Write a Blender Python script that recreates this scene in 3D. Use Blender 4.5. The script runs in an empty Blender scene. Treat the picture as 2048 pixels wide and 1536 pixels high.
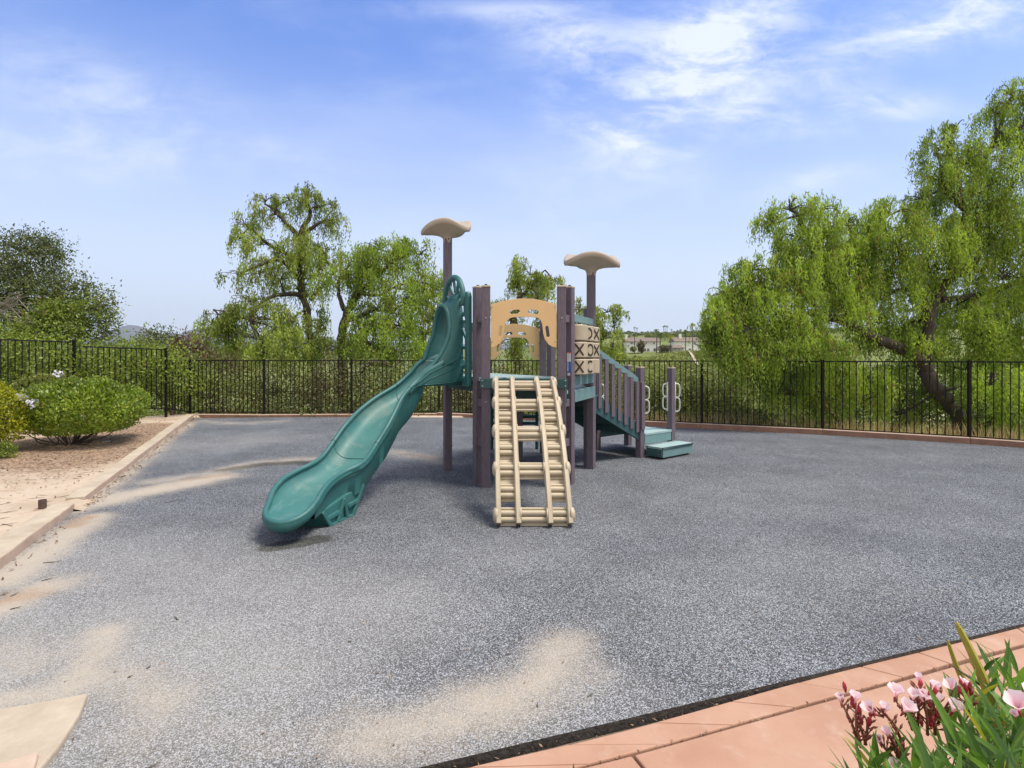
import bpy, bmesh, math, random
import numpy as np
from mathutils import Vector, Matrix
random.seed(7); RNG = np.random.default_rng(11)
R = math.radians
sc = bpy.context.scene
COL = sc.collection

# ---------------------------------------------------------------- camera
F = 1120.0; H = 1.55; HZ = 715.0
cam = bpy.data.cameras.new('camera'); co = bpy.data.objects.new('camera', cam); COL.objects.link(co)
co.location = (0, 0, H); co.rotation_euler = (R(90), 0, 0)
cam.sensor_width = 36; cam.lens = 36 * F / 2048; cam.shift_y = -(768 - HZ) / 2048
cam.clip_start = .05; cam.clip_end = 30000
sc.camera = co
def P(px, py, Y): return Vector(((px - 1024) / F * Y, Y, H - (py - HZ) / F * Y))
def G(px, py, z=0.0):
    Y = F * (H - z) / (py - HZ); return Vector(((px - 1024) / F * Y, Y, z))

# ---------------------------------------------------------------- world, sun, exposure
SUN_EL, SUN_AZ = 66, 105          # azimuth measured clockwise from +Y (view direction)
w = bpy.data.worlds.new("World"); sc.world = w; w.use_nodes = True
nt = w.node_tree; nt.nodes.clear()
def N(nt, t, **kw):
    n = nt.nodes.new(t)
    for k, v in kw.items():
        if k == 'ins':
            for a, b in v.items(): n.inputs[a].default_value = b
        else: setattr(n, k, v)
    return n
def L(nt, a, b): nt.links.new(a, b)
def M(nt, op, a, b=None, c=None, clamp=False):
    n = nt.nodes.new('ShaderNodeMath'); n.operation = op; n.use_clamp = clamp
    for i, v in enumerate((a, b, c)):
        if v is None: continue
        if isinstance(v, (int, float)): n.inputs[i].default_value = v
        else: nt.links.new(v, n.inputs[i])
    return n.outputs[0]
def MIX(nt, f, a, b, bt='MIX'):
    n = nt.nodes.new('ShaderNodeMix'); n.data_type = 'RGBA'; n.blend_type = bt
    for s, v in ((n.inputs[0], f), (n.inputs[6], a), (n.inputs[7], b)):
        if isinstance(v, (int, float)): s.default_value = v
        elif isinstance(v, tuple): s.default_value = (*v, 1) if len(v) == 3 else v
        else: nt.links.new(v, s)
    return n.outputs[2]
sky = N(nt, 'ShaderNodeTexSky', sky_type='NISHITA', sun_disc=False, sun_elevation=R(SUN_EL), sun_rotation=R(SUN_AZ),
        air_density=1.0, dust_density=0.6, ozone_density=3.0, altitude=100)
tc = N(nt, 'ShaderNodeTexCoord'); sx = N(nt, 'ShaderNodeSeparateXYZ'); L(nt, tc.outputs['Generated'], sx.inputs[0])
yy = M(nt, 'MAXIMUM', sx.outputs[1], .08)
A_ = M(nt, 'DIVIDE', sx.outputs[0], yy); B_ = M(nt, 'DIVIDE', sx.outputs[2], yy)
front = M(nt, 'MULTIPLY', sx.outputs[1], 6.0, clamp=True)
cb = N(nt, 'ShaderNodeCombineXYZ'); L(nt, A_, cb.inputs[0]); L(nt, B_, cb.inputs[1])
def streak(rot, sxy, scale, detail, rough, seed):
    mp = N(nt, 'ShaderNodeMapping'); L(nt, cb.outputs[0], mp.inputs[0])
    mp.inputs['Rotation'].default_value = (0, 0, R(rot)); mp.inputs['Scale'].default_value = (sxy[0], sxy[1], 1); mp.inputs['Location'].default_value = (seed, seed * .7, 0)
    n = N(nt, 'ShaderNodeTexNoise', ins={'Scale': scale, 'Detail': detail, 'Roughness': rough, 'Distortion': .5}); L(nt, mp.outputs[0], n.inputs['Vector'])
    return n.outputs[0]
n1 = streak(20, (1, 2.6), 2.6, 9, .62, 3.1); n2 = streak(28, (1, 2.4), 9.0, 10, .68, 7.7); n3 = streak(8, (1, 3.2), 1.5, 8, .6, 1.3)
def blob(px, py, rx, ry, rot, amp):
    a0, b0 = (px - 1024) / F, (HZ - py) / F; c, s = math.cos(R(rot)), math.sin(R(rot))
    da = M(nt, 'SUBTRACT', A_, a0); db = M(nt, 'SUBTRACT', B_, b0)
    u = M(nt, 'MULTIPLY_ADD', da, c * F / rx, M(nt, 'MULTIPLY', db, s * F / rx))
    v = M(nt, 'MULTIPLY_ADD', da, -s * F / ry, M(nt, 'MULTIPLY', db, c * F / ry))
    r2 = M(nt, 'ADD', M(nt, 'MULTIPLY', u, u), M(nt, 'MULTIPLY', v, v))
    return M(nt, 'MULTIPLY', M(nt, 'EXPONENT', M(nt, 'MULTIPLY', r2, -1.0)), amp)
blobs = [(1430, 110, 170, 100, 22, 1.0), (1160, 95, 120, 55, -12, .9), (1225, 265, 130, 50, -28, .95), (1320, 200, 260, 120, 35, .6), (1080, 40, 120, 40, 0, .3), (1880, 45, 150, 55, 12, .95),
         (2010, 10, 120, 60, 10, .7), (1540, 235, 200, 40, -2, .95), (1760, 200, 140, 34, -8, .75), (1620, 360, 130, 30, 12, .55), (1640, 120, 160, 60, 20, .4), (1850, 60, 160, 50, 15, .25), (1385, 300, 30, 14, 10, .5), (200, 190, 280, 80, -18, .62),
         (140, 300, 330, 60, -4, .5), (950, 20, 200, 22, 0, .4), (1480, 20, 240, 30, 12, .35), (1290, 560, 420, 60, 0, .14), (560, 330, 120, 45, 0, .16), (860, 560, 300, 120, 0, .1), (1100, 450, 260, 90, 0, .16)]
tot = None
for b in blobs:
    g = blob(*b); tot = g if tot is None else M(nt, 'ADD', tot, g)
nn = M(nt, 'ADD', M(nt, 'MULTIPLY', n1, .6), M(nt, 'MULTIPLY', n2, .4))
mr = N(nt, 'ShaderNodeMapRange', interpolation_type='SMOOTHSTEP', ins={'From Min': .40, 'From Max': .66}); L(nt, nn, mr.inputs[0])
m3 = N(nt, 'ShaderNodeMapRange', interpolation_type='SMOOTHSTEP', ins={'From Min': .42, 'From Max': .8, 'To Max': .22}); L(nt, n3, m3.inputs[0])
cl = M(nt, 'ADD', M(nt, 'MULTIPLY', M(nt, 'MULTIPLY', tot, M(nt, 'ADD', mr.outputs[0], .12)), .95), m3.outputs[0], clamp=True)
cl = M(nt, 'MULTIPLY', M(nt, 'MULTIPLY', cl, front), .85)
tinted = MIX(nt, 1.0, sky.outputs[0], (.62, .84, 1.30), 'MULTIPLY')
hz = N(nt, 'ShaderNodeMapRange', interpolation_type='SMOOTHSTEP', ins={'From Min': -.02, 'From Max': .56, 'To Min': .95, 'To Max': 0.0}); L(nt, sx.outputs[2], hz.inputs[0])
tinted = MIX(nt, hz.outputs[0], tinted, (4.6, 5.0, 5.4))
skyc = MIX(nt, cl, tinted, (5.2, 5.5, 6.0))
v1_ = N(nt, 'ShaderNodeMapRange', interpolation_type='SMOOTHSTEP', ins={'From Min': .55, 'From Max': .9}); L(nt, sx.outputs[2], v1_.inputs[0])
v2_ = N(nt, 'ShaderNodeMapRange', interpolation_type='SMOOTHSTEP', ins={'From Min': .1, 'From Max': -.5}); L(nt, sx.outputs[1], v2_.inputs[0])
sky_fill = M(nt, 'MULTIPLY', M(nt, 'MAXIMUM', v1_.outputs[0], v2_.outputs[0]), .85)      # unseen sky whitened overhead and behind, added as soft neutral fill
skyc = MIX(nt, sky_fill, skyc, (4.7, 4.5, 4.2))
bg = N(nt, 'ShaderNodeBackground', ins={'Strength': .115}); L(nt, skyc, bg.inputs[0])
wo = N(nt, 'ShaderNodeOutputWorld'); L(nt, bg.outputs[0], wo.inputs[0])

sun = bpy.data.lights.new('sun', 'SUN'); so = bpy.data.objects.new('sun', sun); COL.objects.link(so)
sun.energy = 2.9; sun.angle = R(20); sun.color = (1, .93, .83)
sd = Vector((math.sin(R(SUN_AZ)) * math.cos(R(SUN_EL)), math.cos(R(SUN_AZ)) * math.cos(R(SUN_EL)), math.sin(R(SUN_EL))))
so.rotation_euler = sd.to_track_quat('Z', 'Y').to_euler()
sc.view_settings.view_transform = 'Standard'; sc.view_settings.look = 'None'; sc.view_settings.gamma = 1; sc.view_settings.exposure = 0.75
sc.cycles.max_bounces = 6; sc.cycles.transparent_max_bounces = 8

# ---------------------------------------------------------------- materials
def new_mat(name):
    m = bpy.data.materials.new(name); m.use_nodes = True; t = m.node_tree; t.nodes.clear()
    o = t.nodes.new('ShaderNodeOutputMaterial'); b = t.nodes.new('ShaderNodeBsdfPrincipled'); t.links.new(b.outputs[0], o.inputs[0])
    return m, t, b
def mat(name, c, rough=.5, var=.15, scale=6, bump=0.0, bscale=60, stretch=(1, 1, 1), c2=None, spec=.5, detail=6):
    m, t, b = new_mat(name)
    tcn = N(t, 'ShaderNodeTexCoord'); mp = N(t, 'ShaderNodeMapping'); mp.inputs['Scale'].default_value = stretch; L(t, tcn.outputs['Object'], mp.inputs[0])
    n = N(t, 'ShaderNodeTexNoise', ins={'Scale': scale, 'Detail': detail, 'Roughness': .65}); L(t, mp.outputs[0], n.inputs['Vector'])
    r = N(t, 'ShaderNodeMapRange', ins={'From Min': .3, 'From Max': .7}); L(t, n.outputs[0], r.inputs[0])
    lo = tuple(x * (1 - var) for x in c) if c2 is None else c2; hi = tuple(min(1, x * (1 + var)) for x in c) if c2 is None else c
    L(t, MIX(t, r.outputs[0], lo, hi), b.inputs['Base Color'])
    b.inputs['Roughness'].default_value = rough; b.inputs['Specular IOR Level'].default_value = spec
    if bump:
        n2_ = N(t, 'ShaderNodeTexNoise', ins={'Scale': bscale, 'Detail': 4}); L(t, mp.outputs[0], n2_.inputs['Vector'])
        bp = N(t, 'ShaderNodeBump', ins={'Strength': bump, 'Distance': .01}); L(t, n2_.outputs[0], bp.inputs['Height']); L(t, bp.outputs[0], b.inputs['Normal'])
    return m
MT = {}
MT['teal'] = mat('teal_plastic', (.030, .135, .130), .5, .12, 3, .05, 90, c2=(.024, .11, .106))
MT['teal_scuff'] = mat('teal_slide_bed', (.060, .185, .178), .52, .12, 2.2, .04, 60, stretch=(1, 1, 1), c2=(.036, .15, .142))
MT['dteal'] = mat('dark_teal_plastic', (.012, .075, .068), .5, .15, 4, .05)
MT['seam'] = mat('seam_dark', (.01, .05, .045), .6)
MT['post'] = mat('plum_lumber', (.17, .135, .165), .62, .2, 14, .25, 40, stretch=(6, 6, .7), c2=(.095, .074, .092))
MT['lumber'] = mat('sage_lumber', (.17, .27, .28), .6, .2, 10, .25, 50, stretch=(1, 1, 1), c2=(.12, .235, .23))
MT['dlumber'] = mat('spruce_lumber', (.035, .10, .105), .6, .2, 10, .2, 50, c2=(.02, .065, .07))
MT['tan'] = mat('tan_plastic', (.50, .425, .31), .45, .06, 5, .05, 80, c2=(.42, .355, .25))
MT['panel'] = mat('buff_board', (.73, .48, .23), .45, .03, 3, .03, 200)
MT['taupe'] = mat('taupe_plastic', (.37, .315, .25), .5, .06, 5, .05, 80)
def add_wear(m, col, amt, scale, stretch, lo=.55, hi=.75):
    t = m.node_tree; b = [n for n in t.nodes if n.type == 'BSDF_PRINCIPLED'][0]; src = b.inputs['Base Color'].links[0].from_socket
    tcn = N(t, 'ShaderNodeTexCoord'); mp = N(t, 'ShaderNodeMapping'); mp.inputs['Scale'].default_value = stretch; L(t, tcn.outputs['Object'], mp.inputs[0])
    n = N(t, 'ShaderNodeTexNoise', ins={'Scale': scale, 'Detail': 9, 'Roughness': .75, 'Distortion': .6}); L(t, mp.outputs[0], n.inputs['Vector']); r = N(t, 'ShaderNodeMapRange', ins={'From Min': lo, 'From Max': hi, 'To Max': amt}); L(t, n.outputs[0], r.inputs[0])
    L(t, MIX(t, r.outputs[0], src, col), b.inputs['Base Color']); r2 = N(t, 'ShaderNodeMapRange', ins={'To Min': b.inputs['Roughness'].default_value, 'To Max': min(1, b.inputs['Roughness'].default_value + .3)}); L(t, r.outputs[0], r2.inputs[0]); L(t, r2.outputs[0], b.inputs['Roughness'])
add_wear(MT['teal_scuff'], (.22, .33, .30), .5, 7, (1, .35, 1)); add_wear(MT['teal_scuff'], (.30, .30, .24), .35, 2.0, (1, 1, 1), .5, .7); add_wear(MT['teal'], (.20, .24, .20), .35, 5, (1, 1, 1))
add_wear(MT['tan'], (.30, .24, .16), .35, 8, (1, 1, 1), .56, .75); add_wear(MT['panel'], (.50, .36, .20), .3, 3, (1, 1, .5)); add_wear(MT['taupe'], (.28, .23, .17), .4, 5, (1, 1, 1)); add_wear(MT['lumber'], (.42, .44, .40), .5, 6, (1, 1, 1)) if False else None
MT['white'] = mat('cream_handle', (.62, .63, .55), .4, .05)
MT['mark'] = mat('dark_brown_mark', (.03, .018, .012), .6)
MT['iron'] = mat('black_iron', (.010, .0085, .007), .6, .2, 20, spec=.25)
MT['bolt'] = mat('steel', (.3, .3, .32), .35)
MT['orange'] = mat('label_orange', (.7, .2, .05), .5); MT['blue'] = mat('label_blue', (.04, .16, .55), .5); MT['paper'] = mat('label_white', (.75, .75, .75), .5)
MT['bark'] = mat('pepper_bark', (.10, .078, .062), .95, .3, 9, 1.0, 11, stretch=(1, 1, .35), c2=(.03, .022, .018), detail=9)
MT['twig'] = mat('twig_bark', (.16, .13, .10), .9, .3, 8, c2=(.07, .055, .04))
MT['pale_twig'] = mat('dead_twig', (.36, .32, .26), .9, .2, 8, c2=(.22, .19, .15))

def leaf_mat(name, dark, light, brown=None, trans=.35, rough=.55):
    m = bpy.data.materials.new(name); m.use_nodes = True; t = m.node_tree; t.nodes.clear()
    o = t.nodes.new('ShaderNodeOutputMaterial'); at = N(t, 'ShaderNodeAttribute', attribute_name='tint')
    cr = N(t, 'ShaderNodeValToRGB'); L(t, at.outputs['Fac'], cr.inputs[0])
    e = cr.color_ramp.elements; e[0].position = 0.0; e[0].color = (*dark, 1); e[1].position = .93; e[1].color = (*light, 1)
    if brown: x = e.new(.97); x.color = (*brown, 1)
    b = t.nodes.new('ShaderNodeBsdfPrincipled'); b.inputs['Roughness'].default_value = rough; b.inputs['Specular IOR Level'].default_value = .35
    L(t, cr.outputs[0], b.inputs['Base Color'])
    tr = t.nodes.new('ShaderNodeBsdfTranslucent'); hs = N(t, 'ShaderNodeHueSaturation', ins={'Value': 1.3, 'Saturation': 1.1}); L(t, cr.outputs[0], hs.inputs['Color']); L(t, hs.outputs[0], tr.inputs[0])
    mx = N(t, 'ShaderNodeMixShader', ins={0: trans}); L(t, b.outputs[0], mx.inputs[1]); L(t, tr.outputs[0], mx.inputs[2]); L(t, mx.outputs[0], o.inputs[0])
    return m
MT['pepper'] = leaf_mat('pepper_leaf', (.085, .125, .02), (.44, .53, .11), (.28, .20, .08), .42)
MT['pepper2'] = leaf_mat('pepper_leaf_fresh', (.085, .14, .018), (.42, .55, .09), (.28, .20, .07), .45)
MT['oak'] = leaf_mat('scrub_leaf_dark', (.035, .05, .015), (.16, .19, .055), (.16, .11, .05), .25)
MT['lush'] = leaf_mat('toyon_leaf', (.022, .045, .008), (.30, .38, .055), (.22, .16, .05), .35)
MT['scrub'] = leaf_mat('scrub_leaf', (.05, .065, .016), (.30, .34, .085), (.20, .14, .06), .3)
MT['brush'] = leaf_mat('brown_scrub_leaf', (.05, .045, .02), (.19, .16, .06), (.2, .1, .05), .25)
MT['box'] = leaf_mat('clipped_leaf', (.018, .045, .007), (.30, .40, .045), (.42, .33, .05), .3, .4)
MT['gold'] = leaf_mat('golden_leaf', (.06, .12, .01), (.50, .48, .03), (.55, .5, .05), .35)
MT['red_leaf'] = leaf_mat('red_tinted_leaf', (.07, .045, .025), (.22, .13, .06), None, .25)
MT['olea'] = leaf_mat('oleander_leaf', (.035, .085, .018), (.19, .34, .055), (.4, .38, .05), .35, .4)
MT['dry'] = leaf_mat('dry_litter', (.09, .045, .022), (.34, .22, .13), None, .1, .8)
MT['straw'] = leaf_mat('dry_grass_blade', (.2, .16, .07), (.5, .40, .2), None, .3, .7)
MT['far_leaf'] = leaf_mat('far_brush_leaf', (.10, .12, .03), (.36, .40, .09), (.2, .15, .07), .2)
MT['palm'] = leaf_mat('palm_frond', (.05, .08, .018), (.22, .27, .06), None, .25)

# ---------------------------------------------------------------- mesh helpers
class MB:
    def __init__(s): s.v = []; s.f = []; s.mi = []
    def add(s, vs, fs, mi=0):
        o = len(s.v); s.v += [tuple(v) for v in vs]; s.f += [tuple(o + i for i in f) for f in fs]; s.mi += [mi] * len(fs); return s
    def box(s, c, d, rz=0, M4=None, mi=0):
        hx, hy, hz_ = d[0] / 2, d[1] / 2, d[2] / 2
        m = Matrix.Translation(c) @ (M4 if M4 is not None else Matrix.Rotation(rz, 4, 'Z'))
        vs = [m @ Vector((x, y, z)) for x in (-hx, hx) for y in (-hy, hy) for z in (-hz_, hz_)]
        return s.add(vs, [(0, 1, 3, 2), (4, 6, 7, 5), (0, 4, 5, 1), (2, 3, 7, 6), (0, 2, 6, 4), (1, 5, 7, 3)], mi)
    def beam(s, a, b, wd, th, mi=0, up=Vector((0, 0, 1))):       # box from a to b; wd sideways, th along up
        a = Vector(a); b = Vector(b); x = (b - a); ln = x.length; x.normalize(); y = up.cross(x)
        if y.length < 1e-4: y = Vector((0, 1, 0))
        y.normalize(); z = x.cross(y)
        m = Matrix((x, y, z)).transposed().to_4x4()
        return s.box((a + b) / 2, (ln, wd, th), M4=m, mi=mi)
    def tube(s, pts, rad, n=8, closed=False, caps=True, mi=0):
        pts = [Vector(p) for p in pts]; k = len(pts)
        rs = rad if isinstance(rad, (list, tuple)) else [rad] * k
        prev = None; vs = []
        for i, p in enumerate(pts):
            if closed: t = pts[(i + 1) % k] - pts[i - 1]
            else: t = pts[min(i + 1, k - 1)] - pts[max(i - 1, 0)]
            if t.length < 1e-9: t = Vector((0, 0, 1))
            t.normalize()
            if prev is None: u = t.orthogonal().normalized()
            else:
                u = prev - t * prev.dot(t)
                u = u.normalized() if u.length > 1e-6 else t.orthogonal().normalized()
            prev = u; v = t.cross(u)
            for j in range(n):
                a = 2 * math.pi * j / n; vs.append(p + (u * math.cos(a) + v * math.sin(a)) * rs[i])
        fs = []
        for i in range(k if closed else k - 1):
            i2 = (i + 1) % k
            for j in range(n): fs.append((i * n + j, i * n + (j + 1) % n, i2 * n + (j + 1) % n, i2 * n + j))
        if caps and not closed: fs += [tuple(reversed(range(n))), tuple((k - 1) * n + j for j in range(n))]
        return s.add(vs, fs, mi)
    def prism(s, poly, o, ux, uy, th, mi=0):                      # 2D polygon in plane (o,ux,uy), centred thickness th
        o = Vector(o); ux = Vector(ux).normalized(); uy = Vector(uy).normalized(); nz = ux.cross(uy); k = len(poly)
        vs = [o + ux * a + uy * b - nz * th / 2 for a, b in poly] + [o + ux * a + uy * b + nz * th / 2 for a, b in poly]
        fs = [tuple(reversed(range(k))), tuple(range(k, 2 * k))] + [(i, (i + 1) % k, k + (i + 1) % k, k + i) for i in range(k)]
        return s.add(vs, fs, mi)
    def lathe(s, prof, c, n=24, M4=None, mi=0):
        m = Matrix.Translation(c) @ (M4 if M4 is not None else Matrix.Identity(4)); vs = []; k = len(prof)
        for r, z in prof:
            for j in range(n): a = 2 * math.pi * j / n; vs.append(m @ Vector((r * math.cos(a), r * math.sin(a), z)))
        fs = [(i * n + j, i * n + (j + 1) % n, (i + 1) * n + (j + 1) % n, (i + 1) * n + j) for i in range(k - 1) for j in range(n)]
        fs += [tuple(reversed(range(n))), tuple((k - 1) * n + j for j in range(n))]
        return s.add(vs, fs, mi)
    def build(s, name, m, parent=None, smooth=False, bevel=0, weld=False, solid=0, sub=0, auto=None):
        me = bpy.data.meshes.new(name); me.from_pydata(s.v, [], s.f)
        ms = m if isinstance(m, (list, tuple)) else [m]
        for x in ms: me.materials.append(MT[x] if isinstance(x, str) else x)
        if len(ms) > 1: me.polygons.foreach_set('material_index', s.mi)
        if weld or s.f:
            bm = bmesh.new(); bm.from_mesh(me)
            if weld: bmesh.ops.remove_doubles(bm, verts=bm.verts, dist=1e-4)
            bmesh.ops.recalc_face_normals(bm, faces=bm.faces); bm.to_mesh(me); bm.free()
        if smooth: me.polygons.foreach_set('use_smooth', [True] * len(me.polygons))
        o = link(name, me, parent)
        if bevel:
            b = o.modifiers.new('b', 'BEVEL'); b.width = bevel; b.segments = 2; b.limit_method = 'ANGLE'; b.angle_limit = R(35)
        if solid: x = o.modifiers.new('s', 'SOLIDIFY'); x.thickness = solid; x.offset = 0
        if sub: x = o.modifiers.new('u', 'SUBSURF'); x.levels = sub; x.render_levels = sub
        if auto is not None:
            me.polygons.foreach_set('use_smooth', [True] * len(me.polygons)); me.set_sharp_from_angle(angle=R(auto))
        return o
def wloc(p):                                                      # world translation of a parent chain (translations only)
    v = Vector((0, 0, 0))
    while p is not None: v += Vector(p.location) + p.matrix_parent_inverse.translation; p = p.parent
    return v
def link(name, me, parent=None):
    o = bpy.data.objects.new(name, me); COL.objects.link(o)
    if parent is not None: o.parent = parent; o.matrix_parent_inverse = Matrix.Translation(-wloc(parent))
    return o
def tag(o, label=None, cat=None, group=None, kind=None):
    if label: o['label'] = label
    if cat: o['category'] = cat
    if group: o['group'] = group
    if kind: o['kind'] = kind
    return o
def thing(name, label, cat, loc=(0, 0, 0), group=None):
    o = bpy.data.objects.new(name, None); COL.objects.link(o); o.location = loc; o.empty_display_size = .2
    return tag(o, label, cat, group)
def np_mesh(name, V, nf, k, m, parent=None, attrs=None, smooth=False):  # nf faces of k consecutive verts each
    me = bpy.data.meshes.new(name); nv = len(V)
    me.vertices.add(nv); me.vertices.foreach_set('co', np.ascontiguousarray(V, dtype=np.float32).ravel())
    me.loops.add(nf * k); me.loops.foreach_set('vertex_index', np.arange(nf * k, dtype=np.int32))
    me.polygons.add(nf); me.polygons.foreach_set('loop_start', np.arange(0, nf * k, k, dtype=np.int32)); me.polygons.foreach_set('loop_total', np.full(nf, k, dtype=np.int32))
    me.update(calc_edges=True)
    for x in (m if isinstance(m, (list, tuple)) else [m]): me.materials.append(MT[x] if isinstance(x, str) else x)
    for an, av in (attrs or {}).items():
        a = me.attributes.new(an, 'FLOAT', 'POINT'); a.data.foreach_set('value', np.ascontiguousarray(av, dtype=np.float32))
    me.validate()
    return link(name, me, parent)
def unit(a): return a / np.maximum(np.linalg.norm(a, axis=-1, keepdims=True), 1e-9)
def leaves(C_, D, Nn, ln, wd, tint):                              # rhombic leaves: centre, long axis, rough normal
    D = unit(D); S = unit(np.cross(D, Nn)); n = len(C_); ln = np.broadcast_to(ln, n)[:, None]; wd = np.broadcast_to(wd, n)[:, None]
    V = np.stack([C_ - D * ln / 2, C_ + S * wd / 2 - D * ln * .05, C_ + D * ln / 2, C_ - S * wd / 2 - D * ln * .05], 1).reshape(-1, 3)
    return V, np.repeat(np.clip(tint, 0, 1), 4)
def rdir(n): return unit(RNG.normal(size=(n, 3)))
def cr(pts, n=8):                                                 # Catmull-Rom through points (any dimension)
    p = [np.array(q, float) for q in pts]; p = [2 * p[0] - p[1]] + p + [2 * p[-1] - p[-2]]; out = []
    for i in range(1, len(p) - 2):
        for j in range(n):
            t = j / n; out.append(.5 * ((2 * p[i]) + (-p[i - 1] + p[i + 1]) * t + (2 * p[i - 1] - 5 * p[i] + 4 * p[i + 1] - p[i + 2]) * t * t + (-p[i - 1] + 3 * p[i] - 3 * p[i + 1] + p[i + 2]) * t ** 3))
    out.append(p[-2]); return np.array(out)
def lumps(D, seed, k=7, f=3.0):
    r = np.random.default_rng(seed); o = np.zeros(len(D))
    for _ in range(k): o += np.sin(D @ (r.normal(size=3) * f) + r.uniform(0, 6.3))
    return o / k ** .5
# ---------------------------------------------------------------- ground
fence_pts = [P(-330, 838, 9.0), P(-60, 830, 10.6), P(148, 826, 12.2), P(332, 822, 14.0), G(380, 830, .02), G(528, 831, .02), G(703, 830, .02), Vector((-1.97, 15.12, .02)),
             Vector((-.55, 14.51, .03)), Vector((1.9, 13.46, .03)), Vector((4.21, 12.42, .03)), Vector((6.35, 11.45, .03)), Vector((8.37, 10.25, .03)), Vector((10.2, 8.75, .03)), Vector((11.7, 6.9, .03))]
for p in fence_pts[4:]: p.z = .03
# playground outline (convex), counter-clockwise
EDGE = [G(-520, 1640), G(860, 1530), G(1340, 1417.5), G(1640, 1345.5), G(1870, 1291), G(2048, 1247), G(2400, 1160)]
back = [Vector((p.x, p.y, 0)) for p in fence_pts[4:]]
LC0, LC1 = G(0, 1138), G(388, 834)
ldir = (LC1 - LC0).normalized()
outline = [LC0 - ldir * 2.6] + [Vector((-.9, 1.94, 0)), EDGE[1], EDGE[2], EDGE[3], EDGE[4], EDGE[5], EDGE[6], Vector((11.2, 6.6, 0))]
def inset(i):                                   # inner side of the back kerb
    p = back[i]; a = back[max(i - 1, 0)]; b = back[min(i + 1, len(back) - 1)]; t = (b - a).normalized(); nrm = Vector((t.y, -t.x, 0)); return p + nrm * .26
kerb_in = [inset(i) for i in range(len(back))]; kerb_out = [inset(i) + (back[i] - inset(i)) * .62 for i in range(len(back))]
outline += [kerb_in[i] + (back[i] - kerb_in[i]).normalized() * .05 for i in range(len(back) - 2, 0, -1)] + [LC1]
def sdist(X, Y, a, b):                          # signed distance to line a->b, positive on the left
    d = (b - a).normalized(); return -(X - a.x) * d.y + (Y - a.y) * d.x
def seg(X, Y, a, b):
    dx, dy = b.x - a.x, b.y - a.y; t = np.clip(((X - a.x) * dx + (Y - a.y) * dy) / (dx * dx + dy * dy), 0, 1)
    return np.hypot(X - a.x - t * dx, Y - a.y - t * dy)
def sst(x, a, b): t = np.clip((x - a) / (b - a), 0, 1); return t * t * (3 - 2 * t)
def wav(X, Y, s, seed):
    r = np.random.default_rng(seed); o = 0
    for i in range(6):
        a = r.uniform(0, 6.3); k = s * r.uniform(.6, 2.2); o = o + np.sin((X * math.cos(a) + Y * math.sin(a)) * k + r.uniform(0, 6.3))
    return o / 2.5
prof_y = [0, 1, 3, 8, 16, 35, 70, 130, 200, 262, 290, 330, 500, 700, 1000, 2500, 30000]
prof_z = [0, -.15, -.9, -3.2, -6, -11, -14, -13, -5.5, 2.2, 4.6, 5.2, 22, 31, 30, 10, 10]
prof_l = [0, -.15, -.9, -3.0, -5, -8, -11, -12, -11, -10, -9, -8, -4, 0, 6, 40, 30]
def height(X, Y):
    X = np.asarray(X, float); Y = np.asarray(Y, float)
    dl = sdist(X, Y, LC0, LC1)                                  # >0 left of the kerb
    ins = np.full(X.shape, 1e9)
    for i in range(len(outline)):
        a, b = outline[i], outline[(i + 1) % len(outline)]; ins = np.minimum(ins, sdist(X, Y, a, b))
    z = np.full(X.shape, -.10)
    z = np.where(dl > .10, .045 + .05 * sst(dl, 0, 3) + .10 * sst(Y, 9, 14) * sst(dl, .3, 3) + .012 * wav(X, Y, 1.6, 3), z)
    dout = np.full(X.shape, -1e9)                               # distance outside the fence line
    for i in range(len(fence_pts) - 1):
        a, b = fence_pts[i], fence_pts[i + 1]; dout = np.maximum(dout, sdist(X, Y, Vector((a.x, a.y, 0)), Vector((b.x, b.y, 0))))
    near = (Y > 1)
    pl = np.interp(np.maximum(dout, 0), prof_y, prof_l); pr = np.interp(np.maximum(dout, 0), prof_y, prof_z)
    k = sst(X / np.maximum(Y, 1), -.05, .12); far = pl * (1 - k) + pr * k
    far = far + np.minimum(1, np.maximum(dout - 6, 0) / 60) * (wav(X, Y, .035, 5) * 1.6 + wav(X, Y, .11, 6) * .5) * (1 - .9 * sst(Y, 240, 280))
    back_side = (dout > -.1) & near
    z = np.where(back_side & ((dout > .03) | (dl > .1)), np.where(dl > 0, np.maximum(z, 0) + np.minimum(far, 0) * sst(dout, 0, 2) + np.where(far > 0, far, 0), .05 + far), z)
    z = np.where((dl > 0) & (dout <= -.1), z, z)
    z = np.where((ins > .0), -.10, z)
    return z
def axis(lo, hi, core0, core1, step, grow):
    a = list(np.arange(core0, core1 + 1e-6, step)); s = step; x = a[-1]
    while x < hi: s *= grow; x += s; a.append(x)
    s = step; x = a[0]; b = []
    while x > lo: s *= grow; x -= s; b.append(x)
    return np.array(b[::-1] + a)
xs = axis(-9000, 9000, -13, 12, .14, 1.06); ys = axis(-400, 9400, 0, 18, .14, 1.045)
XX, YY = np.meshgrid(xs, ys, indexing='ij'); ZZ = height(XX, YY)
nx, ny = XX.shape
me = bpy.data.meshes.new('ground'); idx = np.arange(nx * ny).reshape(nx, ny)
q = np.stack([idx[:-1, :-1], idx[1:, :-1], idx[1:, 1:], idx[:-1, 1:]], -1).reshape(-1, 4)
me.vertices.add(nx * ny); me.vertices.foreach_set('co', np.stack([XX, YY, ZZ], -1).astype(np.float32).ravel())
me.loops.add(q.size); me.loops.foreach_set('vertex_index', q.astype(np.int32).ravel())
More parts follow.
